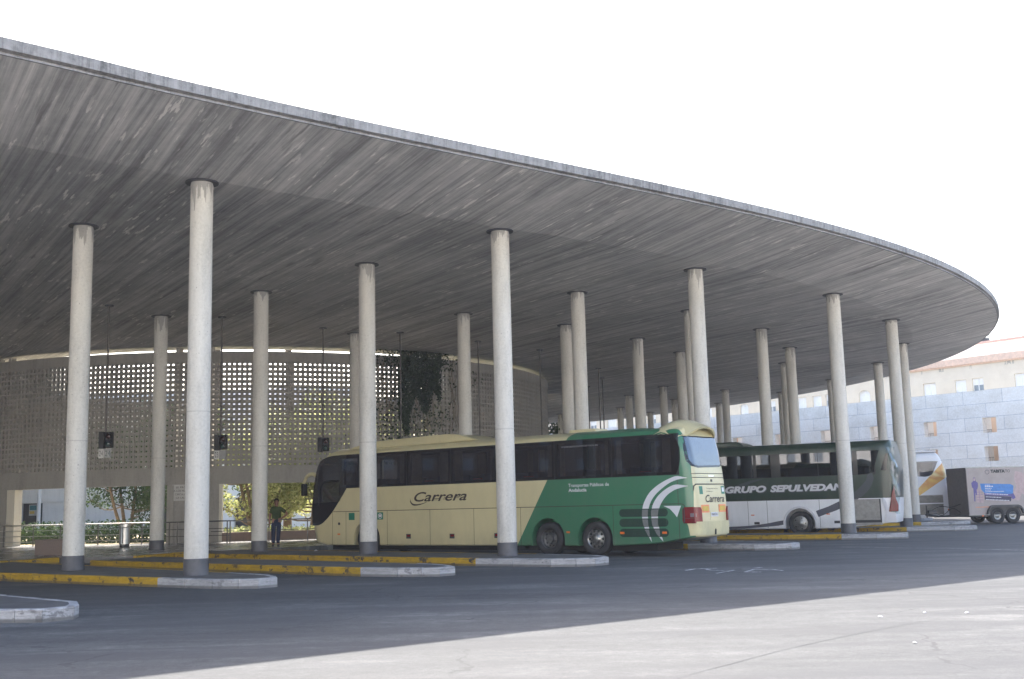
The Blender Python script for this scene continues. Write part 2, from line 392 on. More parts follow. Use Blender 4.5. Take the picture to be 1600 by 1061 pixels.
def island(root, colp, tipd, hw0, hw1, start_white=0., label=None):
    """root, colp: 2D points on the centre line; tip lies tipd beyond colp"""
    a = Vector(root); b = Vector(colp); t = (b-a).normalized(); nn = Vector((-t.y, t.x))
    e = empty('kerbed_island', (0,0,0), kind='structure')
    tip = b + t*tipd
    near = [a-nn*hw0, b-nn*hw1+t*start_white, tip-t*.75-nn*hw1*.72, tip-t*.22-nn*hw1*.42, tip-nn*hw1*.12]
    far = [p + nn*2*((a-p).dot(nn)) for p in near]
    poly = near + far[::-1]
    m = MB(); m.prism([tuple(p) for p in poly], GZ-.02, ZP+.003); pv = m.build('pavement', M['island_top'], e)
    sh = lambda L: [p for p in L]
    # kerbs run just outside the paving (w to the left of travel = inwards)
    def out(L, s): return [p - nn*s*.141 for p in L]
    nl = out(near, 1); fl = out(far, -1)
    tipn = [nl[-1]+t*.12, fl[-1]+t*.12]
    m = MB(); kerb_blocks(m, nl[:2]); kerb_blocks(m, fl[:2][::-1]); m.build('yellow_kerb', M['kerb_yellow'], e)
    m = MB(); kerb_blocks(m, nl[1:-1]+[tipn[0]]); kerb_blocks(m, [tipn[1]]+fl[1:-1][::-1]); kerb_blocks(m, tipn); m.build('white_kerb', M['kerb_white'], e)
    return e
def ext(p, q, d):  # point d beyond q going p->q
    p = Vector(p); q = Vector(q); return tuple(q+(q-p).normalized()*d)
island((-16.4,32.9), (-6.97,24.62), 2.45, 1.75, .78)
island((-12.0,34.75), (-2.95,26.55), 1.75, 1.0, .8)
island((-10.6,39.15), (-.26,29.91), 3.0, 1.25, 1.08)
island((-7.4,47.9), (6.03,35.75), 2.9, 1.2, 1.05)
island((-1.4,48.7), (11.99,40.96), 1.9, 1.15, .95)
island((2.4,52.25), (16.33,47.48), 2.6, 1.1, .9)
island((4.5,56.5), (19.44,55.22), 2.4, 1.1, .9)
island((6.0,60.2), (20.77,63.14), 2.4, 1.1, .9)
island((-20.2,28.6), (-11.5,21.0), 6.1, 1.0, .85, -.0)
# kerb along the bay heads
e = empty('bay_head_kerb', (0,0,0), kind='structure')
m = MB()
for A in ([(-19.5,31.2),(-16.3,34.5),(-14.9,36.7)], [(-12.4,36.7),(-11.3,39.2)], [(.3,49.2),(2.6,52.2)]):
    B = [(p[0]+.0, p[1]) for p in A]
    kerb_blocks(m, [(p[0]+.12, p[1]-.08) for p in A], z1=ZP+.012, w=.16)
m.build('yellow_kerb', M['kerb_yellow'], e)
# worn painted marks and patches on the road
t = NT('worn_road_paint'); o = t.obj(); M['mark'] = t.set(t.mix(t.ramp(t.noise(o, 6, 5, .8), [(.42, 0.), (.52, 1.)]), (.10,.10,.105), (.42,.42,.43)), .8)
def flatmark(name, lines, w, z=GZ+.004):
    m = MB()
    for ln in lines:
        for i in range(len(ln)-1):
            a = Vector(ln[i]); b = Vector(ln[i+1]); n_ = Vector((-(b-a).y, (b-a).x)).normalized()*w*random.uniform(.3, .6)
            m.add([(*(a-n_), z), (*(b-n_), z), (*(b+n_), z), (*(a+n_), z)], [(0,1,2,3)])
    return tag(m.build(name, M['mark']), kind='structure')
flatmark('worn_road_marking', [[(3.73,25.38),(4.2,25.62),(4.19,24.94),(4.5,24.57)], [(3.67,24.92),(3.96,25.5),(4.46,25.5)], [(4.15,23.81),(4.7,24.71)],
    [(4.78,23.99),(5.13,24.76),(5.5,24.6),(5.61,24.09)], [(4.78,23.99),(5.1,23.85)], [(5.23,25.21),(5.43,25.37)]], .09)
flatmark('faded_road_line', [[(9.81,34.38),(10.9,33.2),(12.08,31.93),(13.3,29.86),(14.6,27.8),(16.5,25.2)]], .06)
M['crack'] = plain('dark_joint', (.05,.05,.055), .9)
m = MB()
def seam_line(pts, w):
    p = catmull([(x+random.uniform(-.02,.02), y+random.uniform(-.02,.02)) for x, y in pts], 5)
    for i in range(len(p)-1):
        a = Vector(p[i]); b = Vector(p[i+1]); n_ = Vector((-(b-a).y, (b-a).x)).normalized()*w*random.uniform(.4, 1)
        m.add([(*(a-n_), GZ+.003), (*(b-n_), GZ+.003), (*(b+n_), GZ+.003), (*(a+n_), GZ+.003)], [(0,1,2,3)])
seam_line([(1.0,9.2),(1.37,10.04),(2.1,11.0),(2.92,11.97),(4.0,13.1),(5.0,14.03),(6.55,15.2),(9,17.4)], .006)
seam_line([(-.9,13.4),(0.1,12.9),(.82,12.56),(1.6,12.9),(2.4,13.6)], .005)
seam_line([(7.34,30.24),(7.9,29.2),(8.3,28.31),(9.09,27.57)], .02)
tag(m.build('paving_joint', M['crack']), kind='structure')
M['sunpave'] = plain('pale_pavement', (.5,.49,.46), .8)
# far pavement along the granite wall
WD = Vector((math.cos(R(128)), math.sin(R(128)))); WN = Vector((WD.y, -WD.x)); W0 = Vector((33, 85))   # WN points behind the wall
def W(s, b): p = W0 + WD*s + WN*b; return (p.x, p.y)
e = empty('far_pavement', (0,0,0), kind='structure')
m = MB(); m.prism([W(-60,-4.2), W(70,-4.2), W(70,0), W(-60,0)], GZ-.02, .08); m.build('pavement', M['sunpave'], e)
m = MB(); kerb_blocks(m, [W(70,-4.34), W(-60,-4.34)], z1=.10, w=-.0+.14); m.build('yellow_kerb', M['kerb_yellow'], e)

# ------------------------------------------------------------------ round lattice wall
drum = empty('lattice_wall', (OX, OY, 0), label='round concrete wall of small square openings, with solid panels below, around the courtyard', cat='screen wall')
RD = 18.1
def pol(r, deg): return (r*math.cos(R(deg)), r*math.sin(R(deg)))
A0, A1 = -196., 22.
def arc_block(mb, r0, r1, a0, a1, z0, z1, step=1.5):
    n = max(1, int(abs(a1-a0)/step+.5)); vs = []; fs = []
    for i in range(n+1):
        a = a0+(a1-a0)*i/n
        p, q = pol(r1, a), pol(r0, a)
        vs += [(*p, z0), (*p, z1), (*q, z1), (*q, z0)]
    for i in range(n):
        b = i*4
        for k in range(4): fs.append((b+k, b+4+k, b+4+(k+1) % 4, b+(k+1) % 4))
    fs.append((0,1,2,3)); fs.append((n*4+3, n*4+2, n*4+1, n*4))
    mb.add(vs, fs)
ZL0, ZL1 = 3.48, 8.36
nc = int(math.radians(A1-A0)*RD/.232); nr = 21; pz = (ZL1-ZL0)/nr
m = MB()
for i in range(nc+1):
    a = A0 + (A1-A0)*i/nc; h = math.degrees(.040/RD); h2 = math.degrees(.068/RD)
    arc_block(m, RD-.10, RD, a-h, a+h, ZL0, ZL1, 5); arc_block(m, RD-.14, RD-.101, a-h2, a+h2, ZL0, ZL1, 5)
for j in range(nr+1):
    z = ZL0 + pz*j
    arc_block(m, RD-.097, RD-.003, A0, A1, z-.040, z+.040, (A1-A0)/nc*2); arc_block(m, RD-.137, RD-.104, A0, A1, z-.080, z+.080, (A1-A0)/nc*2)
m.build('lattice', M['wall'], drum)
m = MB(); arc_block(m, RD-.38, RD+.03, A0-.2, A1+.2, ZL1, 8.82, 1); m.build('top_rim', M['wall'], drum)
m = MB(); arc_block(m, RD-.40, RD+.035, A0-.2, A1+.2, 2.74, ZL0, 1); m.build('beam', M['wall'], drum)
for i, (a0, a1) in enumerate(((A0,-128.6), (-121.6,-115.6), (-89.1,-81.95), (-47.5,-20), (-6, A1))):
    m = MB(); arc_block(m, RD-.40, RD+.025, a0, a1, ZP, 2.74, 1); m.build('wall_panel', M['wall'], drum)
m = MB(); arc_block(m, RD-.40, RD+.06, -89.25, -88.3, ZP, 2.73, 1); m.build('pilaster', M['wall'], drum)
m = MB(); arc_block(m, RD-.44, RD+.0, -115.6, -114.0, ZP, 2.738, 1); m.build('painted_lit_jamb', M['lit_jamb_tone'], drum)  # bounced courtyard light on the opening reveals, put into a paler concrete
m = MB(); arc_block(m, RD-.44, RD+.0, -81.95, -81.5, ZP, 2.738, 1); m.build('painted_lit_jamb', M['lit_jamb_tone'], drum)
M['parapet'] = conc('reddish_parapet', (.24,.17,.13), .15)
m = MB(); arc_block(m, RD-.35, RD-.03, -81.5, -47.5, ZP, .56, 1); m.build('parapet', M['parapet'], drum)
# small floodlight box on the drum
M['dark'] = plain('dark_metal', (.03,.03,.033), .45); M['black'] = plain('black_plastic', (.010,.010,.012), .6)
M['steel'] = plain('stainless_steel', (.55,.54,.52), .28, 1., var=.06)
M['railm'] = plain('rail_metal', (.07,.065,.06), .35, .6)
M['chrome'] = plain('chrome', (.6,.6,.6), .18, 1., var=.05)

# ------------------------------------------------------------------ text
def text_mb(body, size, bold=0., shear=0., width=1., spacing=1., font=None):
    cu = bpy.data.curves.new('t', 'FONT'); cu.body = body; cu.size = size; cu.offset = bold; cu.shear = shear
    cu.space_character = spacing; cu.resolution_u = 4; cu.fill_mode = 'FRONT'
    o = bpy.data.objects.new('t', cu); col.objects.link(o)
    bpy.context.view_layer.update()
    me = bpy.data.meshes.new_from_object(o.evaluated_get(bpy.context.evaluated_depsgraph_get()))
    vs = [v.co.copy() for v in me.vertices]; fs = [tuple(p.vertices) for p in me.polygons]
    bpy.data.objects.remove(o); bpy.data.curves.remove(cu); bpy.data.meshes.remove(me)
    if vs:
        x0 = min(v.x for v in vs); x1 = max(v.x for v in vs)
        for v in vs: v.x = (v.x-x0)*width
    return vs, fs, (x1-x0)*width
def text_on(name, body, f, height, mat, parent, length=None, th=.004, **k):
    """f(a,b,h)->xyz; height = cap height; length fits the width"""
    vs, fs, w = text_mb(body, height/.70, **k)
    sx = length/w if length else 1
    mb = MB(); n = len(vs)
    mb.add([f(v.x*sx, v.y, th) for v in vs], fs)
    return mb.build(name, mat, parent)

# notice on the solid panel
M['notice'] = plain('notice_plate', (.46,.45,.43), .5); M['ink'] = plain('dark_lettering', (.03,.03,.03), .6)
sg = empty('wall_notice', (OX, OY, 0), label='grey notice with four lines of capitals on the wall beside the nearest tall column', cat='sign')
def drumf(a0, z0):
    def f(a, b, h):
        ang = a0 + math.degrees(a/RD); return (*pol(RD+.045+h, ang), z0+b)
    return f
m = MB(); f = drumf(-88.62, 2.03)
m.prism([(0,.04),(.04,0),(1.10,0),(1.14,.04),(1.14,.68),(1.10,.72),(.04,.72),(0,.68)], -.02, .0, f); m.build('plate', M['notice'], sg)
for i, (tx, a, ln) in enumerate((('SE PROHIBE', .20, .74), ('A LOS PEATONES', .10, .94), ('CIRCULAR POR', .16, .82), ('LA CALZADA', .22, .70))):
    text_on('lettering', tx, drumf(-88.62+math.degrees(a/RD), 2.03+.555-i*.155), .085, M['ink'], sg, length=ln)

# ------------------------------------------------------------------ hanging bay signals
sig = [(-14.43,39.44,'two-lamp signal box on a hanging pole beside the leftmost column, plate reading 24'),
       (-11.16,42.44,'two-lamp signal box on a hanging pole just right of the nearest column, reading 23'),
       (-7.81,45.67,'two-lamp signal box on a hanging pole above the front of the cream bus'),
       (-4.80,47.39,'hanging signal pole crossing the vine on the lattice wall'),
       (-1.56,50.63,'hanging signal pole on the lattice wall between the vine column and the brightest column'),
       (1.33,53.95,'hanging signal pole near the right end of the lattice wall'),
       (4.80,62.19,'longer of the paired thin hanging poles right of the column above the bus roof'),
       (5.40,67.13,'shorter of the paired thin hanging poles right of the column above the bus roof'),
       (4.87,72.20,'thin hanging pole touching the right edge of the wide column above the bus roof')]
M['pole'] = plain('brown_grey_pole', (.09,.08,.075), .5); M['plate'] = plain('pale_plate', (.22,.22,.215), .5)
M['lens_r'] = plain('unlit_red_lens', (.035,.012,.012), .2); M['lens_g'] = plain('unlit_green_lens', (.02,.045,.04), .2)
for i, (x, y, lab) in enumerate(sig):
    s_ = empty('hanging_signal', (x, y, 0), label=lab, cat='traffic signal', group='bay signals hanging from the canopy')
    m = MB(); m.tube([(0,0,4.36), (0,0,ZS-.02)], .035, 10); m.build('pole', M['pole'], s_, smooth=True)
    m = MB(); m.lathe([(.0,ZS-.04),(.16,ZS-.04),(.16,ZS-.005)], 20); m.build('ceiling_flange', M['cap'], s_)
    m = MB(); m.box(-.02,.22,-.02,.2,3.83,4.38); m.build('housing', M['black'], s_, bevel=.015)
    m = MB(); m.box(-.21,-.03,-.12,.16,3.80,4.39); m.build('side_housing', M['black'], s_, bevel=.015)
    for z, mt in ((4.23, 'lens_r'), (3.96, 'lens_g')):
        m = MB(); Mx = Matrix.Translation((.10, -.03, z))
        m.lathe([(.0,-.02),(.06,-.016),(.095,0)], 20, 'y', Mx); m.build('lens', M[mt], s_, smooth=True)
        m = MB()
        n = 16; vs = []
        for k in range(n+1):
            a = R(-20) + R(220)*k/n
            for (rr, yy) in ((.105,-.02), (.105,-.24 if math.sin(a) > .3 else -.14), (.118,-.24 if math.sin(a) > .3 else -.14), (.118,-.02)):
                vs.append((.10+rr*math.cos(a), yy, z+rr*math.sin(a)))
        fs = []
        for k in range(n):
            for q in range(4): fs.append((k*4+q, (k+1)*4+q, (k+1)*4+(q+1) % 4, k*4+(q+1) % 4))
        m.add(vs, fs); m.build('visor', M['black'], s_, smooth=True)
    if i < 2:
        m = MB(); m.box(-.03,.22,-.02,.0,3.46,3.80); m.build('number_plate', M['plate'], s_)
        m = MB(); m.box(-.22,-.04,-.05,-.03,3.46,3.79); pl = m.build('side_plate', M['notice'], s_)
        nb = '24' if i == 0 else '23'
        text_on('number', nb, lambda a, b, h: (-.195+a, -.05-h, 3.53+b), .2, M['ink'], s_, length=.13)
        if i == 0: text_on('number', nb, lambda a, b, h: (.0+a, -.02-h, 3.53+b), .2, M['lens_g'], s_, length=.19)

# ------------------------------------------------------------------ railings, bin, planter
def railing(label, pts, posts, rails, top, mat, mtop=None):
    e = empty('railing', (*pts[0], ZP), label=label, cat='railing', group='metal railings before the courtyard openings')
    P = [Vector((p[0]-pts[0][0], p[1]-pts[0][1], 0)) for p in pts]
    m = MB(); m.tube([p+Vector((0,0,top)) for p in P], .027, 8); m.build('top_rail', mtop or mat, e, smooth=True)
    for z in rails:
        m = MB(); m.tube([p+Vector((0,0,z)) for p in P], .017, 6); m.build('rail', mtop or mat, e, smooth=True)
    for q in posts:
        m = MB(); v = Vector((q[0]-pts[0][0], q[1]-pts[0][1], 0)); m.box(v.x-.022, v.x+.022, v.y-.022, v.y+.022, 0, top-.015); m.build('post', mat, e)
    return e
def dp(r, a): p = pol(r, a); return (OX+p[0], OY+p[1])
railing('long bright rail with three lower bars across the left courtyard opening, behind the bin', [dp(18.75, a) for a in range(-115, -89, 2)]+[dp(18.75,-89.6)], [dp(18.75, a) for a in (-113.6,-108.3,-103.9,-101.1,-98.2,-95,-92)], (.70,.45,.20), .94, M['railm'], M['steel'])
railing('dark low railing in front of the solid wall panel with the notice', [dp(19.6, a) for a in (-89.2,-86,-83,-80)], [dp(19.6, a) for a in (-89,-87.6,-86.6,-84.5,-80)], (.62,.32), .94, M['railm'])
railing('dark railing in front of the sunlit garden opening, behind the standing person', [(-13.3,49.2)]+[dp(20.3, a) for a in (-78,-75,-72,-69,-66,-63)], [dp(20.3, a) for a in (-80.2,-75.2,-70.5,-65)], (.50,), .94, M['railm'])
bn = empty('litter_bin', (-16.14,46.55,ZP), label='cylindrical stainless steel litter bin with slanted open top on the platform', cat='litter bin')
m = MB(); n = 28; vs = []
for k in range(n):
    a = 2*math.pi*k/n; c, s_ = math.cos(a), math.sin(a)
    vs += [(.215*c,.215*s_,.13), (.215*c,.215*s_,.86+.08*s_), (.19*c,.19*s_,.86+.08*s_), (.19*c,.19*s_,.2)]
m.add(vs, [(k*4+q, ((k+1) % n)*4+q, ((k+1) % n)*4+q+1, k*4+q+1) for k in range(n) for q in range(3)]); m.build('drum', M['steel'], bn, smooth=True)
m = MB(); m.lathe([(.19,0),(.19,.14)], 24); m.build('foot', M['dark'], bn, smooth=True)
m = MB(); vs = [(.225*math.cos(2*math.pi*k/n), .225*math.sin(2*math.pi*k/n), .875+.08*math.sin(2*math.pi*k/n)) for k in range(n)]; m.tube(vs+[vs[0]], .022, 8, False); m.build('rim', M['steel'], bn, smooth=True)
m = MB(); m.box(-.025,.025,-.225,-.2,.15,.80); m.build('front_strip', M['dark'], bn)
M['granite_brown'] = plain('brown_granite', (.11,.075,.06), .45, var=.3, scale=30)
pl = empty('planter_box', (-16.0,39.9,ZP), R(-3), label='long low box planter of brown granite left of the leftmost column', cat='planter')
m = MB(); m.box(-.82,.35,-.4,.4,0,.50); m.box(-.84,.37,-.42,.42,.50,.54); m.build('box', M['granite_brown'], pl)

# ------------------------------------------------------------------ leaves
def leaf_mat(name, c1, c2, trans=.35):
    t = NT(name); o = t.obj()
    g = t.n('ShaderNodeNewGeometry').outputs['Random Per Island']
    f = t.noise(o, .9, 3)
    base = t.ramp(t.math('ADD', t.math('MULTIPLY', g, .6), t.math('MULTIPLY', f, .4)), [(.2, c1), (.8, c2)])
    t.set(base, .75); tr = t.n('ShaderNodeBsdfTranslucent'); t.put(tr.inputs[0], base)
    mx = t.n('ShaderNodeMixShader'); mx.inputs[0].default_value = trans
    t.t.links.new(t.b.outputs[0], mx.inputs[1]); t.t.links.new(tr.outputs[0], mx.inputs[2]); t.t.links.new(mx.outputs[0], t.out.inputs[0]); return t.m
M['leaf_dark'] = leaf_mat('dark_leaves', (.02,.045,.015), (.06,.10,.03)); M['leaf_sun'] = leaf_mat('sunlit_tone_leaves', (.22,.27,.09), (.58,.58,.28), .6)  # lit and shaded foliage tones are put into these leaf colours
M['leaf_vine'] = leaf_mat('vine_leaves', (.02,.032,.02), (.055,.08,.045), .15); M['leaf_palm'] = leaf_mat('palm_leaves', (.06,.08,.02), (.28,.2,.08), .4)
M['bark'] = plain('bark', (.16,.12,.08), .9, var=.35)
def leaf_quads(mb, p, size, rnd=random, dirv=None):
    d = dirv or Vector((rnd.gauss(0,1), rnd.gauss(0,1), rnd.gauss(0,.7))).normalized()
    u = d.cross(Vector((rnd.gauss(0,1), rnd.gauss(0,1), rnd.gauss(0,1)))).normalized()
    L = size*rnd.uniform(.7,1.3); w = L*.32
    mb.add([p-d*L*.5, p-d*L*.1+u*w, p+d*L*.5, p-d*L*.1-u*w], [(0,1,2,3)])
def clump_cloud(mb, centres, n, size, squash=.75):
    for c, r in centres:
        k = int(n*r*r)
        for _ in range(k):
            v = Vector((random.gauss(0,1), random.gauss(0,1), random.gauss(0,1))).normalized()*(r*random.uniform(.35,1)**.6)
            v.z *= squash; leaf_quads(mb, Vector(c)+v, size)
def tree(name, loc, label, h, rad, n, size, mat, stems=1, lean=0, cat='tree', group=None, low=.3, seed=1):
    random.seed(seed)
    e = empty(name, loc, label=label, cat=cat, group=group)
    m = MB(); cl = []
    for s_ in range(stems):
        a = random.uniform(0, 6.28); b = Vector((.15*math.cos(a), .15*math.sin(a), 0)) if stems > 1 else Vector((0,0,0))
        top = Vector((lean+rad*.5*math.cos(a)*(stems > 1), rad*.5*math.sin(a)*(stems > 1), h*.75))
        mid = (b+top)*.5+Vector((random.uniform(-.2,.2), random.uniform(-.2,.2), 0))
        r0 = .035*h/ (1 if stems == 1 else 1.8)
        m.tube(catmull([tuple(b), tuple(mid), tuple(top)], 4), [r0*(1-.08*q) for q in range(9)], 8)
        for k in range(7):
            f = random.uniform(low, 1); st = b.lerp(mid, f*2) if f < .5 else mid.lerp(top, f*2-1)
            en = st+Vector((random.uniform(-1,1)*rad, random.uniform(-1,1)*rad, random.uniform(.1,.35)*h))
            en.z = min(en.z, h); m.tube(catmull([tuple(st), tuple((st+en)/2+Vector((0,0,-.08*h))), tuple(en)], 3), [r0*.4*(1-.12*q) for q in range(7)], 5)
            cl.append((en, rad*random.uniform(.28,.5))); cl.append(((st+en)/2, rad*random.uniform(.2,.35)))
    m.build('trunk', M['bark'], e, smooth=True)
    m = MB(); clump_cloud(m, cl, n, size); m.build('crown', mat, e)
    return e
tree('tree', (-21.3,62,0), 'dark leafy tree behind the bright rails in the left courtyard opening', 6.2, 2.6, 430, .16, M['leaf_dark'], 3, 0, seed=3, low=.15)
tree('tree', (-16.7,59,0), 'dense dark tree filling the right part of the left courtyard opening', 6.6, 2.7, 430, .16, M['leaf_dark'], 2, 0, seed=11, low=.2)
GT = 'sunlit trees in the courtyard'
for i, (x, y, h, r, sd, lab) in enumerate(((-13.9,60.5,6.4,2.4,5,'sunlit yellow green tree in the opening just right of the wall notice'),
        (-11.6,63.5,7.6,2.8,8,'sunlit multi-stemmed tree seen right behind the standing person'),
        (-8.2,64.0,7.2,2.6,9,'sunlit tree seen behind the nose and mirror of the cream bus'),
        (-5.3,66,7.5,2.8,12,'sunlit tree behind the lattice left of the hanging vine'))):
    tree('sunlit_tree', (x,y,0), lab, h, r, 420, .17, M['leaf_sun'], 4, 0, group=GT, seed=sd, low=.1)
# leaning bare trunks by the bus nose
e = empty('leaning_trunk', (-8.6,56.8,0), label='pair of bare leaning trunks in the garden opening right of the standing person', cat='tree trunk')
m = MB(); m.tube(catmull([(.5,0,.0),(.1,.1,1.0),(-.9,.2,2.2),(-2.0,.3,3.6)], 4), [.16-.007*q for q in range(13)], 10); m.build('trunk', M['bark'], e, smooth=True)
m = MB(); m.tube(catmull([(.5,.1,.9),(.05,.3,1.9),(-.35,.4,3.2)], 4), [.12-.006*q for q in range(9)], 10); m.build('limb', M['bark'], e, smooth=True)
# hedge
random.seed(21)
m = MB()
for i in range(9000):
    a = random.uniform(-126,-88.5); r = RD-1.6-random.random()*1.6; p = dp(r, a); z = random.uniform(.05,1.0)*(1-.25*math.sin(a*3.1))
    leaf_quads(m, Vector((p[0], p[1], z)), .13)
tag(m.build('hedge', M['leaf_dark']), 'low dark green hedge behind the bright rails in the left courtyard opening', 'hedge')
m = MB()
for i in range(9000):
    a = random.uniform(-83,-50); r = RD-1.2-random.random()*5; p = dp(r, a); leaf_quads(m, Vector((p[0], p[1], random.uniform(.02,.75)*random.random()+.05)), .16)
tag(m.build('ground_cover', M['leaf_sun']), 'sunlit low planting behind the reddish parapet', 'plants', kind='stuff')
M['soil'] = plain('courtyard_soil', (.60,.50,.32), .95, var=.2)
m = MB(); m.prism([(p[0], p[1]) for p in circ(17.6, 64)], ZP+.001, ZP+.012); tag(m.build('courtyard_ground', M['soil']), kind='structure')
# palms whose fronds hang above the wall
def palm(loc, h, label, sd):
    random.seed(sd); e = empty('palm_tree', loc, label=label, cat='palm', group='palms rising from the courtyard')
    m = MB(); m.tube([(0,0,0),(.05,0,h*.5),(0,0,h)], [.26,.2,.22], 12); m.build('trunk', M['bark'], e, smooth=True)
    m = MB()
    for k in range(70):
        a = random.uniform(0, 6.28); el = random.uniform(-1.2, .9); L = random.uniform(1.3, 1.9)
        d = Vector((math.cos(a)*math.cos(el), math.sin(a)*math.cos(el), math.sin(el)))
        prev = Vector((0,0,h)); pts = [prev]
        for q in range(5): d = (d+Vector((0,0,-.18))).normalized(); prev = prev+d*L/5; pts.append(prev)
        for q in range(1, 6):
            for s_ in (-1, 1):
                side = d.cross(Vector((0,0,1))).normalized()*s_
                for rr in range(3):
                    p = pts[q-1].lerp(pts[q], rr/3); w = side*.28*(1-q*.1)+d*.2+Vector((0,0,-.22))
                    m.add([p, p+d*.04, p+w], [(0,1,2)])
        m.tube(pts, .015, 4)
    m.build('crown', M['leaf_palm'], e); return e
palm((-12.9,63.6,0), 12.6, 'palm whose drooping fronds show above the lattice wall left of the cream bus front', 4)
palm((-17.1,64,0), 12.6, 'palm whose brown skirt just shows above the lattice wall near the nearest tall column', 6)
# vine over the drum wall
random.seed(31); m = MB(); st = MB()
def vine_pt(a, z, off): p = dp(RD+off, a); return Vector((p[0], p[1], z))
dens = []
for i in range(70000):
    a = random.uniform(-64,-33); z = random.uniform(3.6, 9.25)
    # density: thick curtain -56..-46.5, thin elsewhere
    core = 1 if (-55.2 < a < -47.6 and z > 6.35+.5*math.sin(a*1.9)+max(0,(a+52)*.1)+(-.9 if a < -53.5 else 0)) else 0
    if z > 8.2 and -62 < a < -44: core = max(core, .45-.05*abs(a+52))
    d = max(core, .07*math.exp(-((a+54)/6)**2) if z < 8.7 else 0, .05 if -58 < a < -44 and z < 6.5 and math.sin(a*2.7+z*.9) > .35 else 0)
    if -42 < a < -38 and 7.6 < z < 8.4: d = max(d, .06)
    if a > -47: d *= .55
    if z > 8.75: d *= .75 if abs(a+53) < 7 else .25
    if random.random() < d: leaf_quads(m, vine_pt(a, z, .04+random.random()*.28+(.2 if z > 8.4 else 0)), .14)
ve = empty('hanging_vine', (0,0,0), label='dark climbing vine spilling over the lattice wall between two columns', cat='vine')
m.build('foliage', M['leaf_vine'], ve)
for k in range(26):
    a = random.uniform(-60,-43); z = 8.9; pts = []
    for q in range(12): pts.append(vine_pt(a, z, .07)); z -= random.uniform(.2,.5); a += random.uniform(-.5,.5)
    st.tube([p for p in pts if p.z > 3.2], .014, 4)
st.build('stem', M['bark'], ve)
# far foliage at the right end of the drum
tree('tree', (4.2,99,0), 'distant tree in the gap between the lattice wall end and the columns', 7.5, 3.0, 160, .3, M['leaf_dark'], 2, 0, seed=17)

# ------------------------------------------------------------------ pale building across the courtyard
bd = empty('courtyard_building', (-34,84,0), label='pale concrete building seen through the left courtyard opening, with dark doorway slots', cat='building')
def wall_holes(mb, L0, L1, z0, z1, th, holes, f):
    xs = sorted({L0, L1, *[h[0] for h in holes], *[h[1] for h in holes]}); zs = sorted({z0, z1, *[h[2] for h in holes], *[h[3] for h in holes]})
    inh = lambda x, z: any(h[0] < x < h[1] and h[2] < z < h[3] for h in holes)
    q = {}
    solid = [[not inh((xs[i]+xs[i+1])/2, (zs[j]+zs[j+1])/2) for j in range(len(zs)-1)] for i in range(len(xs)-1)]
    S = lambda i, j: 0 <= i < len(xs)-1 and 0 <= j < len(zs)-1 and solid[i][j]
    for i in range(len(xs)-1):
        for j in range(len(zs)-1):
            if not solid[i][j]: continue
            a, b, c, d = xs[i], xs[i+1], zs[j], zs[j+1]
            P = [f(a,0,c), f(b,0,c), f(b,0,d), f(a,0,d), f(a,th,c), f(b,th,c), f(b,th,d), f(a,th,d)]
            F = [(0,1,2,3), (7,6,5,4)]
            if not S(i-1,j): F.append((4,0,3,7))
            if not S(i+1,j): F.append((1,5,6,2))
            if not S(i,j-1): F.append((4,5,1,0))
            if not S(i,j+1): F.append((3,2,6,7))
            mb.add(P, F)
m = MB(); fb = lambda a, b, z: (a, b, z)
wall_holes(m, -16, 22, 0, 2.5, .4, [(-2.9,-1.3,0,2.46),(.25,.8,0,2.46),(7.6,8.4,0,2.46),(-9,-7,0,2.46),(13,14.5,0,2.46)], fb); m.build('lower_wall', M['white_wall'], bd)
m = MB(); m.box(-16,22,-.12,.5,2.5,10.6); m.build('upper_wall', M['white_wall'], bd)
m = MB(); m.box(-16,22,.9,1.0,0,2.5); m.build('back_wall', M['dark'], bd)
for k, x in enumerate((-.9, 5.2, 15)): m = MB(); m.lathe([(.14,0),(.14,10)], 12, 'z', Matrix.Translation((x,-1.6,0))); m.build('pillar', M['white_wall'], bd)
e = empty('information_board', (-35.6,83.2,0), label='small blue and yellow information board near the dark doorway of the pale building', cat='sign')
M['bluegreen'] = plain('blue_green_print', (.03,.16,.18), .5); M['yel'] = plain('yellow_print', (.55,.38,.06), .5)
m = MB(); m.box(-.35,.35,0,.04,1.55,2.35); m.build('board', M['notice'], e)
m = MB(); m.box(-.3,.3,-.012,-.002,1.95,2.3); m.build('print', M['bluegreen'], e)
m = MB(); m.box(-.3,.05,-.012,-.002,1.68,1.88); m.build('print', M['yel'], e)
m = MB(); m.box(-.03,.03,.045,.09,0,1.6); m.build('stand', M['dark'], e)

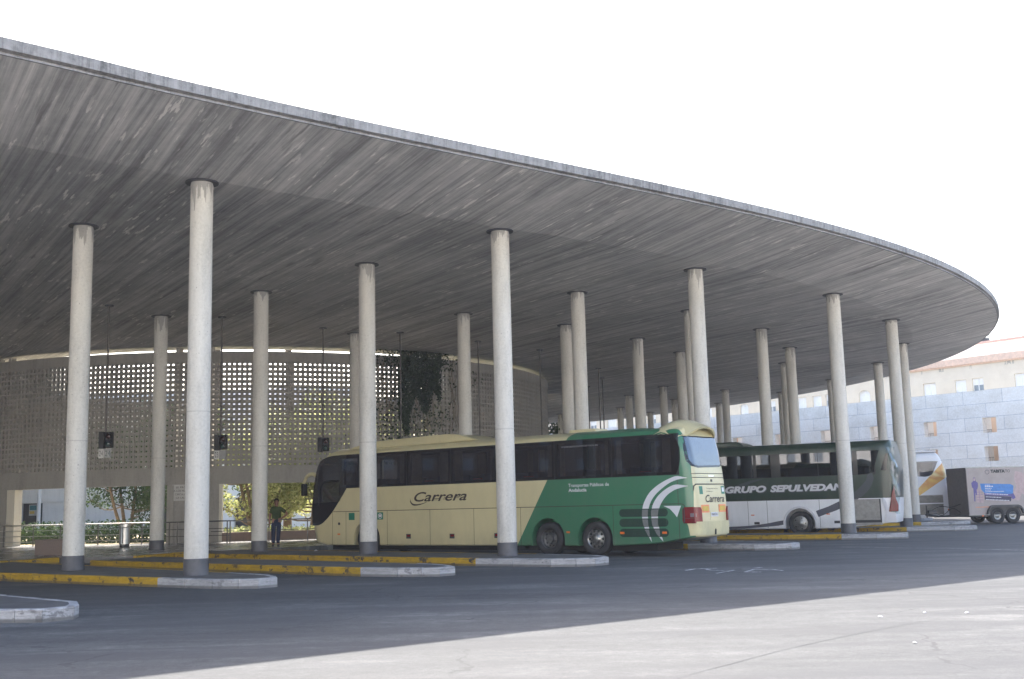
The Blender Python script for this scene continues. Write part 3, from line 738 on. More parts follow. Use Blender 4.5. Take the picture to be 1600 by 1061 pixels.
# ------------------------------------------------------------------ granite wall
def granite():
    t = NT('grey_granite_slabs'); o = t.obj(); s = t.xyz(o)
    cb = t.n('ShaderNodeCombineXYZ'); t.put(cb.inputs[0], s[0]); t.put(cb.inputs[1], s[2])
    br = t.n('ShaderNodeTexBrick'); br.offset = .43; br.offset_frequency = 2; t.put(br.inputs['Vector'], cb.outputs[0])
    br.inputs['Scale'].default_value = 1.; br.inputs['Brick Width'].default_value = 3.1; br.inputs['Row Height'].default_value = 1.0; br.inputs['Mortar Size'].default_value = .018
    br.inputs['Color1'].default_value = (.64,.615,.575,1); br.inputs['Color2'].default_value = (.73,.70,.655,1); br.inputs['Mortar'].default_value = (.40,.40,.41,1)
    n = t.noise(t.mapping(o, scale=(.6,1,1)), .9, 6, .7); f = t.noise(o, 7, 6, .75)
    base = t.mix(.5, br.outputs[0], t.ramp(t.math('ADD', t.math('MULTIPLY', n, .5), t.math('MULTIPLY', f, .5)), [(.38, .22), (.5, .5), (.62, .8)]), 'OVERLAY')
    v = t.ramp(t.noise(t.mapping(o, scale=(.25,1,1.6)), 2.2, 7, .8, 1.2), [(.60, 0.), (.64, 1.)]); base = t.mix(t.math('MULTIPLY', v, .35), base, (.6,.62,.64))
    return t.set(base, .75)
M['granite'] = granite()
gw = empty('granite_wall', (W0.x, W0.y, 0), R(128), 'long grey granite slab wall with small square openings beyond the buses', 'wall')
fw_ = lambda a, b, z: (a, -b, z)
holes = []
for k in range(-6, 15):
    s0 = 1.55+4.82*k
    holes.append((s0-.54, s0+.54, 5.83, 6.95)); holes.append((s0-.5, s0+.56, 3.75, 4.83))
m = MB(); wall_holes(m, -32, 72, -.05, 9.0, .55, holes, fw_); m.build('slab_facing', M['granite'], gw)
def facade():
    t = NT('cream_render'); o = t.obj(); s = t.xyz(o)
    n = t.noise(o, .5, 5, .7); base = t.ramp(n, [(.35, (.66,.57,.45)), (.65, (.74,.65,.52))])
    st = t.noise(t.mapping(o, scale=(1.2,1,.12)), 1.3, 4, .6)
    hi = t.math('MULTIPLY', t.ramp(st, [(.56, 0.), (.62, 1.)]), t.math('MULTIPLY', t.math('GREATER_THAN', s[2], t.math('ADD', 10.55, t.math('MULTIPLY', st, .8))), t.math('LESS_THAN', s[2], 11.45)))
    base = t.mix(t.math('MULTIPLY', hi, .6), base, (.2,.19,.17))
    lo = t.math('LESS_THAN', s[2], 8.2); base = t.mix(lo, base, (.78,.58,.42))
    return t.set(base, .85)
M['facade'] = facade(); M['peach'] = plain('peach_render', (.74,.52,.39), .85); M['offwhite'] = plain('white_render', (.8,.72,.66), .85)
M['shutter'] = plain('white_shutter', (.8,.79,.77), .6, var=.04); M['roofred'] = plain('dark_red_coping', (.40,.27,.23), .8)
M['glass_far'] = plain('window_glass', (.30,.34,.38), .15)
cbd = empty('apartment_building', (W0.x+WN.x*3, W0.y+WN.y*3, 0), R(128), 'cream rendered building with white windows rising behind the granite wall', 'building')
rect = [(-4.86,-3.92),(-1.42,-.5),(.02,.95),(2.62,3.72),(12.3,13.2),(13.65,14.58),(15.28,16.2),(18.7,19.6),(26.4,27.3),(30,30.9),(34,34.9),(37.5,38.5),(39.9,41.25),(43.0,44.1),(47,48),(-9.8,-8.9),(-13.3,-12.4)]
arch = [(8.72,9.80),(21.9,22.86)]
hs = [(a, b, 9.2, 10.25) for a, b in rect+arch]
low = [(1.55+4.82*k+1.55+k*.06, 1.55+4.82*k+2.45+k*.06, z0, z0+1.9) for k in range(-5, 11) for z0 in (3.3, 5.4)]
m = MB(); wall_holes(m, -30, 72, 0, 11.4, .3, hs+low, fw_); m.build('wall', M['facade'], cbd)
m = MB(); m.box(-30,72,-8.9,-.31,0,11.3); m.build('inner_volume', M['offwhite'], cbd)
m = MB(); m.box(-30,72,-.5,.22,11.4,11.92); m.box(-30,72,-.45,.12,11.3,11.4); m.build('cornice', M['peach'], cbd)
for i, (a, b) in enumerate(rect+arch):
    w = empty('window', (0,0,0)); w.parent = cbd
    m = MB(); sh = i % 3 != 1
    m.box(a, b, -.24, -.16, 9.2 if sh else 9.72, 10.25); m.build('shutter', M['shutter'], w)
    if not sh:
        m = MB(); m.box(a, b, -.26, -.24, 9.2, 9.72); m.build('pane', M['glass_far'], w)
    m = MB()
    for q in (a+.0, (a+b)/2-.03, b-.06): m.box(q, q+.06, -.16, -.12, 9.2, 10.25)
    m.box(a-.05, b+.05, -.1, .05, 9.14, 9.2); m.build('frame', M['shutter'], w)
for a, b in arch:
    m = MB(); c = (a+b)/2; r = (b-a)/2; n = 12
    for k in range(n):
        t0, t1 = math.pi*k/n, math.pi*(k+1)/n
        m.prism([(c+r*math.cos(t0), 9.9+.36*math.sin(t0)), (c+r*math.cos(t1), 9.9+.36*math.sin(t1)), (c+r*math.cos(t1), 10.27), (c+r*math.cos(t0), 10.27)], -.0, .012, lambda x, y, h: (x, h, y))
    m.build('arch_trim', M['facade'], cbd)
m = MB()
for k, (a, b, c, d) in enumerate(low): 
    w = MB(); w.box(a, b, -.27, -.2, c, d); w.build('shutter', M['shutter'], cbd)
    w = MB()
    for q in range(7): w.box(a+.02+q*.13, a+.035+q*.13, .05, .065, c, c+.8)
    w.box(a, b, .045, .07, c+.8, c+.83); w.build('balcony_rail', M['dark'], cbd)
m = MB(); m.box(-30,72,-16,-9.0,0,14.1); m.box(2.0,3.2,-9,-7.2,11.9,13.3); m.build('attic', M['offwhite'], cbd)
m = MB(); m.box(-30,72,-16.2,-8.85,14.1,14.3); m.build('coping', M['roofred'], cbd)
m = MB()
for x in (3.0,3.5,4.1,4.4): m.box(x, x+.04, -9.6, -9.56, 14.3, 15.0)
m.box(2.9, 4.6, -9.6, -9.57, 14.8, 14.84); m.box(3.0,3.9,-9.6,-9.2,14.3,14.6); m.build('roof_aerials', M['dark'], cbd)

# ------------------------------------------------------------------ coaches
def glass_mat(name, tint, amt):
    t = NT(name); tr = t.n('ShaderNodeBsdfTransparent'); tr.inputs[0].default_value = (*tint, 1)
    gl = t.n('ShaderNodeBsdfGlossy'); gl.inputs['Roughness'].default_value = .02; gl.inputs[0].default_value = (.9,.93,1,1)
    g = t.n('ShaderNodeNewGeometry'); dt = t.n('ShaderNodeVectorMath', operation='DOT_PRODUCT')
    t.t.links.new(g.outputs['Normal'], dt.inputs[0]); t.t.links.new(g.outputs['Incoming'], dt.inputs[1])
    f = t.math('POWER', t.math('SUBTRACT', 1., t.math('ABSOLUTE', dt.outputs['Value'])), 5.)
    f = t.math('ADD', t.math('MULTIPLY', f, 1-amt), amt)
    mx = t.n('ShaderNodeMixShader'); t.t.links.new(f, mx.inputs[0]); t.t.links.new(tr.outputs[0], mx.inputs[1]); t.t.links.new(gl.outputs[0], mx.inputs[2])
    t.t.links.new(mx.outputs[0], t.out.inputs[0]); return t.m
M['tint'] = glass_mat('tinted_glass', (.42,.43,.47), .045); M['tint2'] = glass_mat('mirror_tinted_glass', (.05,.06,.08), .085)
M['clear'] = glass_mat('clear_glass', (.6,.66,.66), .12)
M['tyre'] = plain('tyre_rubber', (.022,.022,.024), .75, var=.25); M['rim'] = plain('dull_wheel_steel', (.13,.13,.13), .45, .6, var=.3, scale=14); M['rimb'] = plain('bright_wheel_steel', (.30,.295,.28), .38, .9, var=.3, scale=14)
M['seat'] = plain('navy_seat_fabric', (.06,.075,.13), .9); M['curtain'] = plain('brown_curtain', (.5,.42,.30), .9, var=.2); M['inside'] = plain('cabin_lining', (.26,.25,.24), .9)
M['red'] = plain('red_lamp_lens', (.16,.006,.010), .15); M['amber'] = plain('amber_lens', (.65,.14,.02), .3); M['orange'] = plain('orange_reflector', (.75,.25,.10), .4); M['lampclear'] = plain('clear_lamp_lens', (.20,.16,.17), .15)
M['blackgloss'] = plain('black_glazing_edge', (.008,.009,.012), .08); M['white'] = plain('white_vinyl', (.60,.60,.62), .4, var=.04)
M['brownink'] = plain('dark_brown_vinyl', (.035,.022,.018), .45); M['gripgreen'] = plain('green_sticker', (.01,.16,.10), .45); M['wheelwell'] = plain('wheel_well', (.012,.012,.013), .9)
def interp(tab, z):
    if z <= tab[0][0]: return tab[0][1]
    for (a, b), (c, d) in zip(tab, tab[1:]):
        if z <= c: return b+(d-b)*(z-a)/(c-a)
    return tab[-1][1]
class Coach:
    def __init__(s, name, org, yaw, W, xf, xr, shoulder, top, zb, label):
        s.e = empty(name, (*org, 0), yaw, label, 'bus'); s.W = W; s.xf = xf; s.xr = xr; s.sh = shoulder; s.top = top; s.zb = zb; s.rf = .38; s.rr = .30
    def X(s, x, z):
        """longitudinal position of station x (measured at z=1.6) at height z"""
        f0 = interp(s.xf, 1.6); r0 = interp(s.xr, 1.6)
        if x < f0+2.5: x2 = x+(interp(s.xf, z)-f0)*(1-(x-f0)/2.5)
        elif x > r0-1.2: x2 = x+(interp(s.xr, z)-r0)*(1-(r0-x)/1.2)
        else: x2 = x
        return x2
    def shell(s, mat, cuts, cyls):
        f0 = interp(s.xf, 1.6); r0 = interp(s.xr, 1.6); st = []
        for k in range(7): a = R(90*k/6); st.append((f0+s.rf*(1-math.sin(a)) if False else f0+s.rf*(1-math.cos(a)), s.rf*(1-math.sin(a))))
        x = f0+s.rf+.35
        while x < r0-s.rr-.3: st.append((x, 0.)); x += .45
        for k in range(7): a = R(90-90*k/6); st.append((r0-s.rr*(1-math.cos(a)), s.rr*(1-math.sin(a))))
        hs_, W = s.sh, s.W; mb = MB(); rings = []
        for x, ins in st:
            zb = interp(s.zb, x); half = []
            for z in (zb, zb+.03, .9, 1.4, 1.9, 2.3, 2.8, hs_-.12): half.append((ins+(.035 if z == zb else 0)+max(0, z-2.3)*.012, z))
            y1 = ins+.02
            T = s.top(x) if callable(s.top) else s.top
            half += [(y1+.015, hs_), (y1+.06, hs_+.08), (y1+.16, hs_+.14), (y1+.42, T-.03), (max(y1+.6, W*.42), T)]
            ring = [(s.X(x, z), y, z) for y, z in half]+[(s.X(x, z), W-y, z) for y, z in half[::-1]]
            rings.append(ring)
        n = len(rings[0]); vs = [p for r_ in rings for p in r_]; fs = []
        for i in range(len(rings)-1):
            for k in range(n): fs.append((i*n+k, i*n+(k+1) % n, (i+1)*n+(k+1) % n, (i+1)*n+k))
        # caps as strips between mirrored points
        for base, rev in ((0, False), ((len(rings)-1)*n, True)):
            for k in range(n//2-1):
                q = (base+k, base+k+1, base+n-2-k, base+n-1-k); fs.append(q[::-1] if not rev else q)
        mb.add(vs, fs); o = mb.build('body', mat, None)
        bm = bmesh.new(); bm.from_mesh(o.data); bmesh.ops.recalc_face_normals(bm, faces=bm.faces); bm.to_mesh(o.data); bm.free()
        cm = MB()
        for c in cuts: cm.box(*c)
        tmp = []
        def cutter(mb2):
            c = mb2.build('cutter', M['inside']); bm = bmesh.new(); bm.from_mesh(c.data); bmesh.ops.recalc_face_normals(bm, faces=bm.faces); bm.to_mesh(c.data); bm.free(); tmp.append(c)
            md = o.modifiers.new('b', 'BOOLEAN'); md.operation = 'DIFFERENCE'; md.object = c; md.solver = 'EXACT'
        for c in cuts:
            b = MB(); b.box(*c); cutter(b)
        for x, z, r in cyls:
            for y0, y1 in ((-.3, .62), (W-.62, W+.3)):
                b = MB(); n_ = 28; pts = [(x+r*math.cos(2*math.pi*k/n_), z+r*math.sin(2*math.pi*k/n_)) for k in range(n_)]
                pts = [(px, pz) for px, pz in pts if pz >= z]+[(x-r*1.0, z-.9), (x+r*1.0, z-.9)]
                pts.sort(key=lambda p: 0) 
                up = [(x+r*math.cos(math.pi*k/18), z+r*math.sin(math.pi*k/18)) for k in range(19)]+[(x-r*1.02, -.4), (x+r*1.02, -.4)]
                b.prism(up, y0, y1, lambda a, c_, h: (a, h, c_)); cutter(b)
        bpy.context.view_layer.update()
        me = bpy.data.meshes.new_from_object(o.evaluated_get(bpy.context.evaluated_depsgraph_get()))
        o.modifiers.clear(); o.data = me
        for c in tmp: bpy.data.objects.remove(c)
        if len(me.materials) < 1: me.materials.append(mat)
        me.materials.clear(); me.materials.append(mat); me.materials.append(M['inside'])
        for p in me.polygons:
            c = p.center; p.use_smooth = True
            inside = (.05 < c.y < W-.05) and (1.25 < c.z < hs_+.0) and s.X(f0,c.z)+.12 < c.x < s.X(r0,c.z)-.12 and not (abs(p.normal.y) > .9 and (c.y < .06 or c.y > W-.06))
            p.material_index = 1 if inside else 0
        me.set_sharp_from_angle(angle=R(30)); o.parent = s.e; s.body = o; return o
    def side(s, name, poly, mat, d0=.002, d1=.008, parent=None, far=False):
        """panel on the near side, poly in (x,z)"""
        mb = MB(); mb.prism(poly, -d1, -d0 if False else d0*-1+.0, lambda a, b, h: (s.X(a, b) if (a < interp(s.xf,1.6)+2.5 and False) else a, h+max(0, b-2.3)*.012, b))
        o = mb.build(name, mat, parent or s.e); return o
    def rearf(s, off=.01):
        r0 = interp(s.xr, 1.6)
        def f(a, b, h):
            y = a; ins = 0
            d = min(y, s.W-y)
            if d < s.rr: ins = s.rr-math.sqrt(max(0, s.rr**2-(s.rr-d)**2))
            return (interp(s.xr, b)-ins+off+h, y, b)
        return f
    def rear(s, name, poly, mat, off=.004, th=.012, parent=None):
        """panel wrapped on the rear face, poly in (y,z); subdivided so that it follows the rounded corners"""
        mb = MB(); f = s.rearf(off)
        tri = tessellate_polygon([[Vector((p[0], p[1], 0)) for p in poly]])
        bm = bmesh.new(); vv = [bm.verts.new((p[0], 0, p[1])) for p in poly]
        for t in tri:
            try: bm.faces.new([vv[i] for i in t])
            except ValueError: pass
        for k in range(1, 40):
            g = bm.verts[:]+bm.edges[:]+bm.faces[:]; bmesh.ops.bisect_plane(bm, geom=g, plane_co=(s.W*k/40, 0, 0), plane_no=(1,0,0))
        for k in range(1, 24):
            g = bm.verts[:]+bm.edges[:]+bm.faces[:]; bmesh.ops.bisect_plane(bm, geom=g, plane_co=(0,0,3.8*k/24), plane_no=(0,0,1))
        bm.normal_update(); ex = bmesh.ops.extrude_face_region(bm, geom=bm.faces[:])
        for v in [q for q in ex['geom'] if isinstance(q, bmesh.types.BMVert)]: v.co.y = th
        for v in bm.verts: v.co = f(v.co.x, v.co.z, v.co.y)
        bmesh.ops.recalc_face_normals(bm, faces=bm.faces)
        me = bpy.data.meshes.new(name); bm.to_mesh(me); bm.free(); me.materials.append(mat)
        o = bpy.data.objects.new(name, me); col.objects.link(o); o.parent = parent or s.e; shade_part(o); return o
    def wheel(s, x, z, kind, far=False, r=.49):
        e = empty('wheel', (x, .03 if not far else s.W-.33, z)); e.parent = s.e
        m = MB(); m.lathe([(.29,.03),(.33,.0),(.42,-.012),(r-.03,.01),(r,.045),(r,.25),(r-.03,.285),(.33,.30),(.29,.28)], 40, 'y'); m.build('tyre', M['tyre'], e, smooth=True)
        if far: return e
        mt = M['rimb'] if kind != 'deep' else M['rim']
        m = MB()
        if kind == 'deep': m.lathe([(.292,.03),(.285,.012),(.27,.03),(.262,.12),(.20,.16),(.15,.13),(.12,.12),(.115,.05),(.0,.045)], 36, 'y')
        elif kind == 'spoke': m.lathe([(.292,.02),(.285,.008),(.27,.02),(.255,.05),(.17,.03),(.14,.02),(.12,-.01),(.09,-.03),(.0,-.032)], 36, 'y')
        else: m.lathe([(.292,.0),(.285,-.012),(.25,-.02),(.2,-.035),(.09,-.045),(.07,-.06),(.0,-.062)], 36, 'y')
        m.build('rim', mt, e, smooth=True)
        n_ = 10 if kind != 'cap' else 5
        m = MB()
        for k in range(n_):
            a = 2*math.pi*k/n_; rr = .215; yy = {'deep': .148, 'spoke': .039, 'cap': -.032}[kind]
            pts = []
            L, H = ((.035,.032) if kind == 'deep' else (.046,.034)) if kind != 'cap' else (.045,.02)
            for q in range(12):
                b = 2*math.pi*q/12; u = L*math.cos(b); v = H*math.sin(b)
                rad = rr+.02+u if kind == 'spoke' else rr+u*.6; an = a+v/rr*(1.6 if kind == 'cap' else 1)
                pts.append((rad*math.cos(an), rad*math.sin(an)))
            m.prism(pts, yy-.008, yy+.01, lambda a_, b_, h: (a_, h, b_))
        m.build('rim_openings', M['wheelwell'], e)
        m = MB()
        for k in range(10):
            a = 2*math.pi*k/10+.3; m.lathe([(.016,0),(.016,-.03),(0,-.032)], 8, 'y', Matrix.Translation((.15*math.cos(a), {'deep': .125, 'spoke': .02, 'cap': -.03}[kind], .15*math.sin(a))))
        m.build('wheel_nuts', M['rim'], e)
        return e
    def seats(s, x0, x1, z=1.35):
        pr = None; x = x0
        while x < x1:
            for y in (.30, s.W-1.05):
                if pr is None:
                    o = MB(); pr = empty('seat', (x,y,z)); pr.parent = s.e
                    o.box(.0,.45,0,.8,0,.42); o.build('cushion', M['seat'], pr, bevel=.04)
                    o = MB(); o.box(.36,.50,0,.38,.3,1.12); o.box(.36,.50,.42,.8,.3,1.12); o.build('backrest', M['seat'], pr, bevel=.05)
                else:
                    c = copy_tree(pr, s.e); c.location = (x,y,z)
            x += .92
    def curtains(s, xs, z0, z1):
        for x, w in xs:
            for y in (.07, s.W-.07):
                m = MB(); n_ = 14; vs = []
                for k in range(n_+1): vs += [(x+w*k/n_, y+.02*math.sin(k*2.1), z0), (x+w*(k*.9/n_+.05), y+.02*math.sin(k*2.1), z1)]
                m.add(vs, [(2*k, 2*k+2, 2*k+3, 2*k+1) for k in range(n_)]); o = m.build('curtain', M['curtain'], s.e, smooth=True)
def paint(name, layers, base, dirt=.12, rough=.28, band=None):
    """layers: (mask builder, colour)"""
    t = NT(name); o = t.obj(); s_ = t.xyz(o); X, Y, Z = s_[0], s_[1], s_[2]
    c = base
    for fn, cc in layers: c = t.mix(fn(t, X, Y, Z), c, cc)
    n = t.noise(t.mapping(o, scale=(1,1,.5)), 2.5, 5, .7)
    c = t.mix(t.math('MULTIPLY', t.ramp(n, [(.4, 0.), (.7, 1.)]), dirt), c, (.16,.15,.13))
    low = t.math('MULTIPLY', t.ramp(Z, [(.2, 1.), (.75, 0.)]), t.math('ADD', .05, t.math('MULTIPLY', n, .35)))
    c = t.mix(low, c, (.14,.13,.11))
    if band: c = t.mix(band(t, X, Y, Z), c, (.006,.007,.008))
    return t.set(c, rough, **{'Coat Weight': .3, 'Coat Roughness': .1})
gt = lambda t, a, b: t.math('GREATER_THAN', a, b)
AND = lambda t, a, b: t.math('MULTIPLY', a, b)
lin = lambda t, X, Z, a, b, c: t.math('ADD', t.math('ADD', t.math('MULTIPLY', X, a), t.math('MULTIPLY', Z, b)), c)   # aX+bZ+c
CREAM = (.55,.49,.285); GREEN = (.03,.150,.075)
def m_green(t, X, Y, Z):
    a = gt(t, lin(t, X, Z, 1, -.617, 2.83+.142), 0)
    b = gt(t, t.math('ADD', 3.215, t.math('MULTIPLY', t.math('MAXIMUM', t.math('SUBTRACT', Z, 1.7), 0), -.085)), X)
    b = AND(t, b, t.math('MAXIMUM', gt(t, .14, Y), gt(t, 2.5, X)))
    return AND(t, a, b)
def m_band1(t, X, Y, Z):
    a = AND(t, gt(t, Z, 2.185), gt(t, 3.335, Z)); b = AND(t, gt(t, X, -10.2), gt(t, 2.86, X))
    side = t.math('MAXIMUM', gt(t, .09, Y), gt(t, Y, 1.99)); return AND(t, AND(t, a, b), side)
p1 = paint('cream_and_green_coach_paint', [(m_green, GREEN)], CREAM, band=m_band1)
W1 = 2.08
b1 = Coach('coach', (2.2335,32.659), R(-37.5), W1, [(.2,-11.72),(.45,-11.95),(1.0,-12.05),(1.63,-12.07),(2.64,-11.93),(2.95,-11.72),(3.3,-11.45),(3.6,-10.9)],
           [(.4,3.28),(.9,3.31),(1.4,3.30),(1.9,3.26),(2.3,3.22),(2.8,3.13),(3.22,3.03),(3.6,2.85)], 3.34, lambda x: 3.60 if x < 1.5 else 3.56, [(-12,.38),(-11.3,.25),(.6,.25),(2.1,.32),(3.2,.49)],
           'long three-axle coach in cream and green with curved white stripes on its side')
wins = [(-9.35,-7.45),(-7.25,-5.53),(-5.33,-3.59),(-3.39,-1.44),(-1.24,.57),(.77,2.62)]
cuts = [(-11.55,2.95,.10,W1-.10,1.32,3.3)]
for a, b in wins: cuts.append((a, b, -.4, W1+.4, 2.27, 3.24))
cuts.append((-11.62,-10.5,-.4,W1+.4,1.75,3.08)); cuts.append((-10.4,-9.65,-.4,W1+.4,2.3,3.2))
cuts.append((-13,-11.4,.22,W1-.22,1.35,3.05)); cuts.append((2.8,4,.22,W1-.22,2.54,3.2))
b1.shell(p1, cuts, [(-9.22,.46,.62),(-1.65,.46,.60),(.02,.46,.60)])
for x, k in ((-9.22,'spoke'),(-1.65,'deep'),(.02,'spoke')): b1.wheel(x, .45, k); b1.wheel(x, .45, k, True)
for a, b in wins:
    w = b1.side('window', [(a-.085,2.20),(b+.085,2.20),(b+.085,3.325),(a-.085,3.325)] if b < 2.5 else [(a-.085,2.20),(2.76,2.20),(2.87,2.44),(2.9,2.62),(2.9,2.93),(2.84,3.08),(2.70,3.315),(a-.085,3.325)], M['tint'])
# far side glazing
m = MB(); m.box(-9.5,2.85,W1+.002-.02,W1+.008-.02,2.2,3.32); m.build('far_window_band', M['tint'], b1.e)
cab = catmull([(-9.60,3.345),(-10.74,3.335),(-11.2,3.28),(-11.5,3.15),(-11.66,2.9),(-11.78,2.49),(-11.86,2.0),(-11.9,1.61),(-11.9,.93)], 3)+catmull([(-11.6,.935),(-11.35,1.02),(-10.93,1.34),(-10.5,1.80),(-10.16,2.2)], 3)+[(-9.60,2.2)]
b1.side('driver_window', cab, M['tint'])
m = MB()
m.tube(catmull([(-11.55,.01,1.62),(-11.50,.01,2.15),(-11.38,.01,2.38),(-11.15,.01,2.44),(-10.6,.01,2.46)], 4), .035, 8)
m.tube([(-10.45,.16,1.6),(-10.42,.17,3.1)], .05, 8); m.build('window_frame', M['blackgloss'], b1.e, smooth=True)
# lower closed part of the cab panel is opaque black
m = MB(); m.prism(catmull([(-11.9,1.7),(-11.9,.93)], 2)+catmull([(-11.6,.935),(-11.35,1.02),(-10.93,1.34),(-10.55,1.75)], 3), -.0018, -.0005, lambda a, b, h: (a, h, b)); m.build('blanked_panel', M['blackgloss'], b1.e)
# windscreen on the nose
m = MB(); nose = []
for k in range(13):
    y = .05+(W1-.1)*k/12; d = min(y, W1-y); ins = b1.rf-math.sqrt(max(0, b1.rf**2-(b1.rf-d)**2)) if d < b1.rf else 0
    for z in (.95,1.6,2.2,2.64,2.95,3.2): nose.append((interp(b1.xf, z)+ins-.012, y, z))
m.add(nose, [(k*6+j, k*6+j+1, (k+1)*6+j+1, (k+1)*6+j) for k in range(12) for j in range(5)]); m.build('windscreen', M['clear'], b1.e, smooth=True)
m = MB(); m.box(-11.5,-10.9,.25,W1-.3,1.3,1.62); m.build('dashboard', M['dark'], b1.e, bevel=.06)
m = MB(); m.tube([(-11.05+.0,.62+.24*math.cos(a/8*6.283),1.72+.22*math.sin(a/8*6.283)) for a in range(9)], .02, 6); m.build('steering_wheel', M['dark'], b1.e)
b1.seats(-9.4, 2.2); 
b1.curtains([(-9.3,.2),(-7.72,.24),(-7.2,.5),(-5.95,.4),(-5.3,.35),(-3.85,.24),(-3.35,.2),(-1.65,.18),(-1.2,.2),(.4,.16),(.8,.18),(2.3,.3)], 2.2, 3.22)
# roof fairings
M['cream'] = paint('cream_coach_paint', [], CREAM)
def fairing(b, name, pts, y0, y1, mat, bev=.08):
    m = MB(); m.prism(pts, y0, y1, lambda a, c, h: (a, h, c)); return m.build(name, mat, b.e, bevel=bev)
f1 = fairing(b1, 'air_conditioner', [(-10.6,3.5),(-10.1,3.62),(-8.9,3.76),(-7.0,3.80),(-5.9,3.82),(-5.4,3.78),(-4.9,3.66),(-4.5,3.55)], .32, W1-.32, p1, .09)
f2 = fairing(b1, 'roof_hatch', [(-1.3,3.5),(-1.25,3.68),(-.3,3.68),(-.25,3.5)], .7, W1-.7, M['cream'], .03)
# domed hood over the rear window
m = MB(); n_ = 18; nz = 10; vs = []
for i in range(nz+1):
    t_ = i/nz; x = 1.75+(3.22-1.75)*t_
    zt = 3.52+.30*math.sin(min(1, t_*1.35)*math.pi/2)-.42*max(0, t_-.45)**1.35*1.6
    for k in range(n_+1):
        y = .02+(W1-.04)*k/n_; c = abs(2*k/n_-1); xi = x-.34*t_*c**3
        vs.append((xi, y, max(3.27, zt-(.36+.05*t_)*c**2.4)))
m.add(vs, [(i*(n_+1)+k, (i+1)*(n_+1)+k, (i+1)*(n_+1)+k+1, i*(n_+1)+k+1) for i in range(nz) for k in range(n_)])
b = len(m.v); top_n = b
m.add([(x-.03*(i // (n_+1) == nz), y, max(3.22, z-.05)) for i, (x, y, z) in enumerate(vs)], [(i*(n_+1)+k+1, (i+1)*(n_+1)+k+1, (i+1)*(n_+1)+k, i*(n_+1)+k) for i in range(nz) for k in range(n_)])
m.f += [(nz*(n_+1)+k, b+nz*(n_+1)+k, b+nz*(n_+1)+k+1, nz*(n_+1)+k+1) for k in range(n_)]
M['cream'] = paint('cream_coach_paint', [], CREAM)
m.build('rear_hood', M['cream'], b1.e, smooth=True)
M['rearglass'] = glass_mat('rear_window_glass', (.30,.33,.33), .17)
# rear face details
m = b1.rear('rear_window', [(.12,3.22),(W1-.12,3.22),(W1-.10,3.05),(W1-.10,2.62),(W1-.2,2.50),(W1-.4,2.45),(.45,2.42),(.2,2.46),(.11,2.58)], M['rearglass'])
b1.rear('window_surround', [(.06,3.26),(W1-.06,3.26),(W1-.04,2.6),(W1-.15,2.46),(W1-.4,2.40),(.42,2.37),(.15,2.41),(.05,2.56),(.11,2.58),(.2,2.46),(.45,2.42),(W1-.4,2.45),(W1-.2,2.50),(W1-.10,2.62),(W1-.10,3.05),(W1-.12,3.22),(.12,3.22),(.11,2.585),(.05,2.57)], M['blackgloss'], .001, .006)
M['linen'] = plain('pale_blind', (.5,.5,.46), .9)
m = MB(); vs = []
for k in range(25): vs += [(2.78+.03*math.sin(k*1.7), .3+(W1-.6)*k/24, 2.5+.03*math.sin(k*.9)), (2.70+.03*math.sin(k*1.7), .3+(W1-.6)*k/24, 2.66+.03*math.sin(k*1.3))]
m.add(vs, [(2*k, 2*k+2, 2*k+3, 2*k+1) for k in range(24)]); m.build('rear_blind', M['linen'], b1.e, smooth=True)
M['seamdark'] = plain('panel_gap', (.05,.045,.03), .7)
for z in (2.20, 2.09): b1.rear('panel_gap', [(.10,z),(W1-.15,z+.0),(W1-.15,z+.018),(.10,z+.018)], M['seamdark'], .0, .006)
b1.rear('panel_gap', [(.12,1.74),(.15,1.86),(.22,1.90),(W1-.28,1.90),(W1-.2,1.86),(W1-.17,1.76),(W1-.14,1.76),(W1-.17,1.885),(W1-.27,1.93),(.2,1.93),(.12,1.88),(.10,1.74)], M['seamdark'], .0, .007)
b1.rear('badge', [(.95,2.12),(1.25,2.12),(1.25,2.17),(.95,2.17)], M['chrome'], .002, .012)
b1.rear('badge', [(1.05,1.98),(1.14,1.98),(1.14,2.05),(1.05,2.05)], M['dark'], .002, .012)
b1.rear('green_sticker', [(.33,1.64),(.52,1.64),(.52,1.86),(.33,1.86)], M['gripgreen'], .001, .004)
b1.rear('bus_sticker', [(1.62,1.64),(1.82,1.64),(1.82,1.86),(1.62,1.86)], M['gripgreen'], .001, .004)
b1.rear('sticker_mark', [(1.66,1.70),(1.78,1.70),(1.78,1.82),(1.66,1.82)], M['white'], .006, .002)
fr = b1.rearf(.006)
for ln, z in (('Transportes Publicos', 1.78), ('Andalucia', 1.70)):
    text_on('small_lettering', ln, lambda a, b, h, z=z: fr(.72+a, z+b, h), .035, M['brownink'], b1.e, length=.7 if z > 1.75 else .35)
text_on('operator_lettering', 'Carrera', lambda a, b, h: fr(.62+a, 1.42+b, h), .20, M['brownink'], b1.e, length=1.1, shear=.25, bold=.004)
for y0, y1 in ((.34,.78),(1.36,1.76)):
    b1.rear('warning_plate', [(y0,1.14),(y1,1.14),(y1,1.35),(y0,1.35)], M['orange'], .003, .01)
    b1.rear('warning_plate_centre', [(y0+.05,1.18),(y1-.05,1.18),(y1-.05,1.31),(y0+.05,1.31)], M['yel'], .014, .004)
b1.rear('plate_recess', [(.82,.93),(1.42,.93),(1.38,1.16),(.86,1.16)], M['cream'], .001, .006)
b1.rear('number_plate', [(.86,1.02),(1.28,1.02),(1.28,1.14),(.86,1.14)], M['white'], .008, .01)
text_on('plate_number', '8468 DKC', lambda a, b, h: fr(.89+a, 1.05+b, .014+h), .07, M['brownink'], b1.e, length=.36)
M['bumper'] = paint('scuffed_cream_bumper', [], (.58,.52,.30), .3, .45)
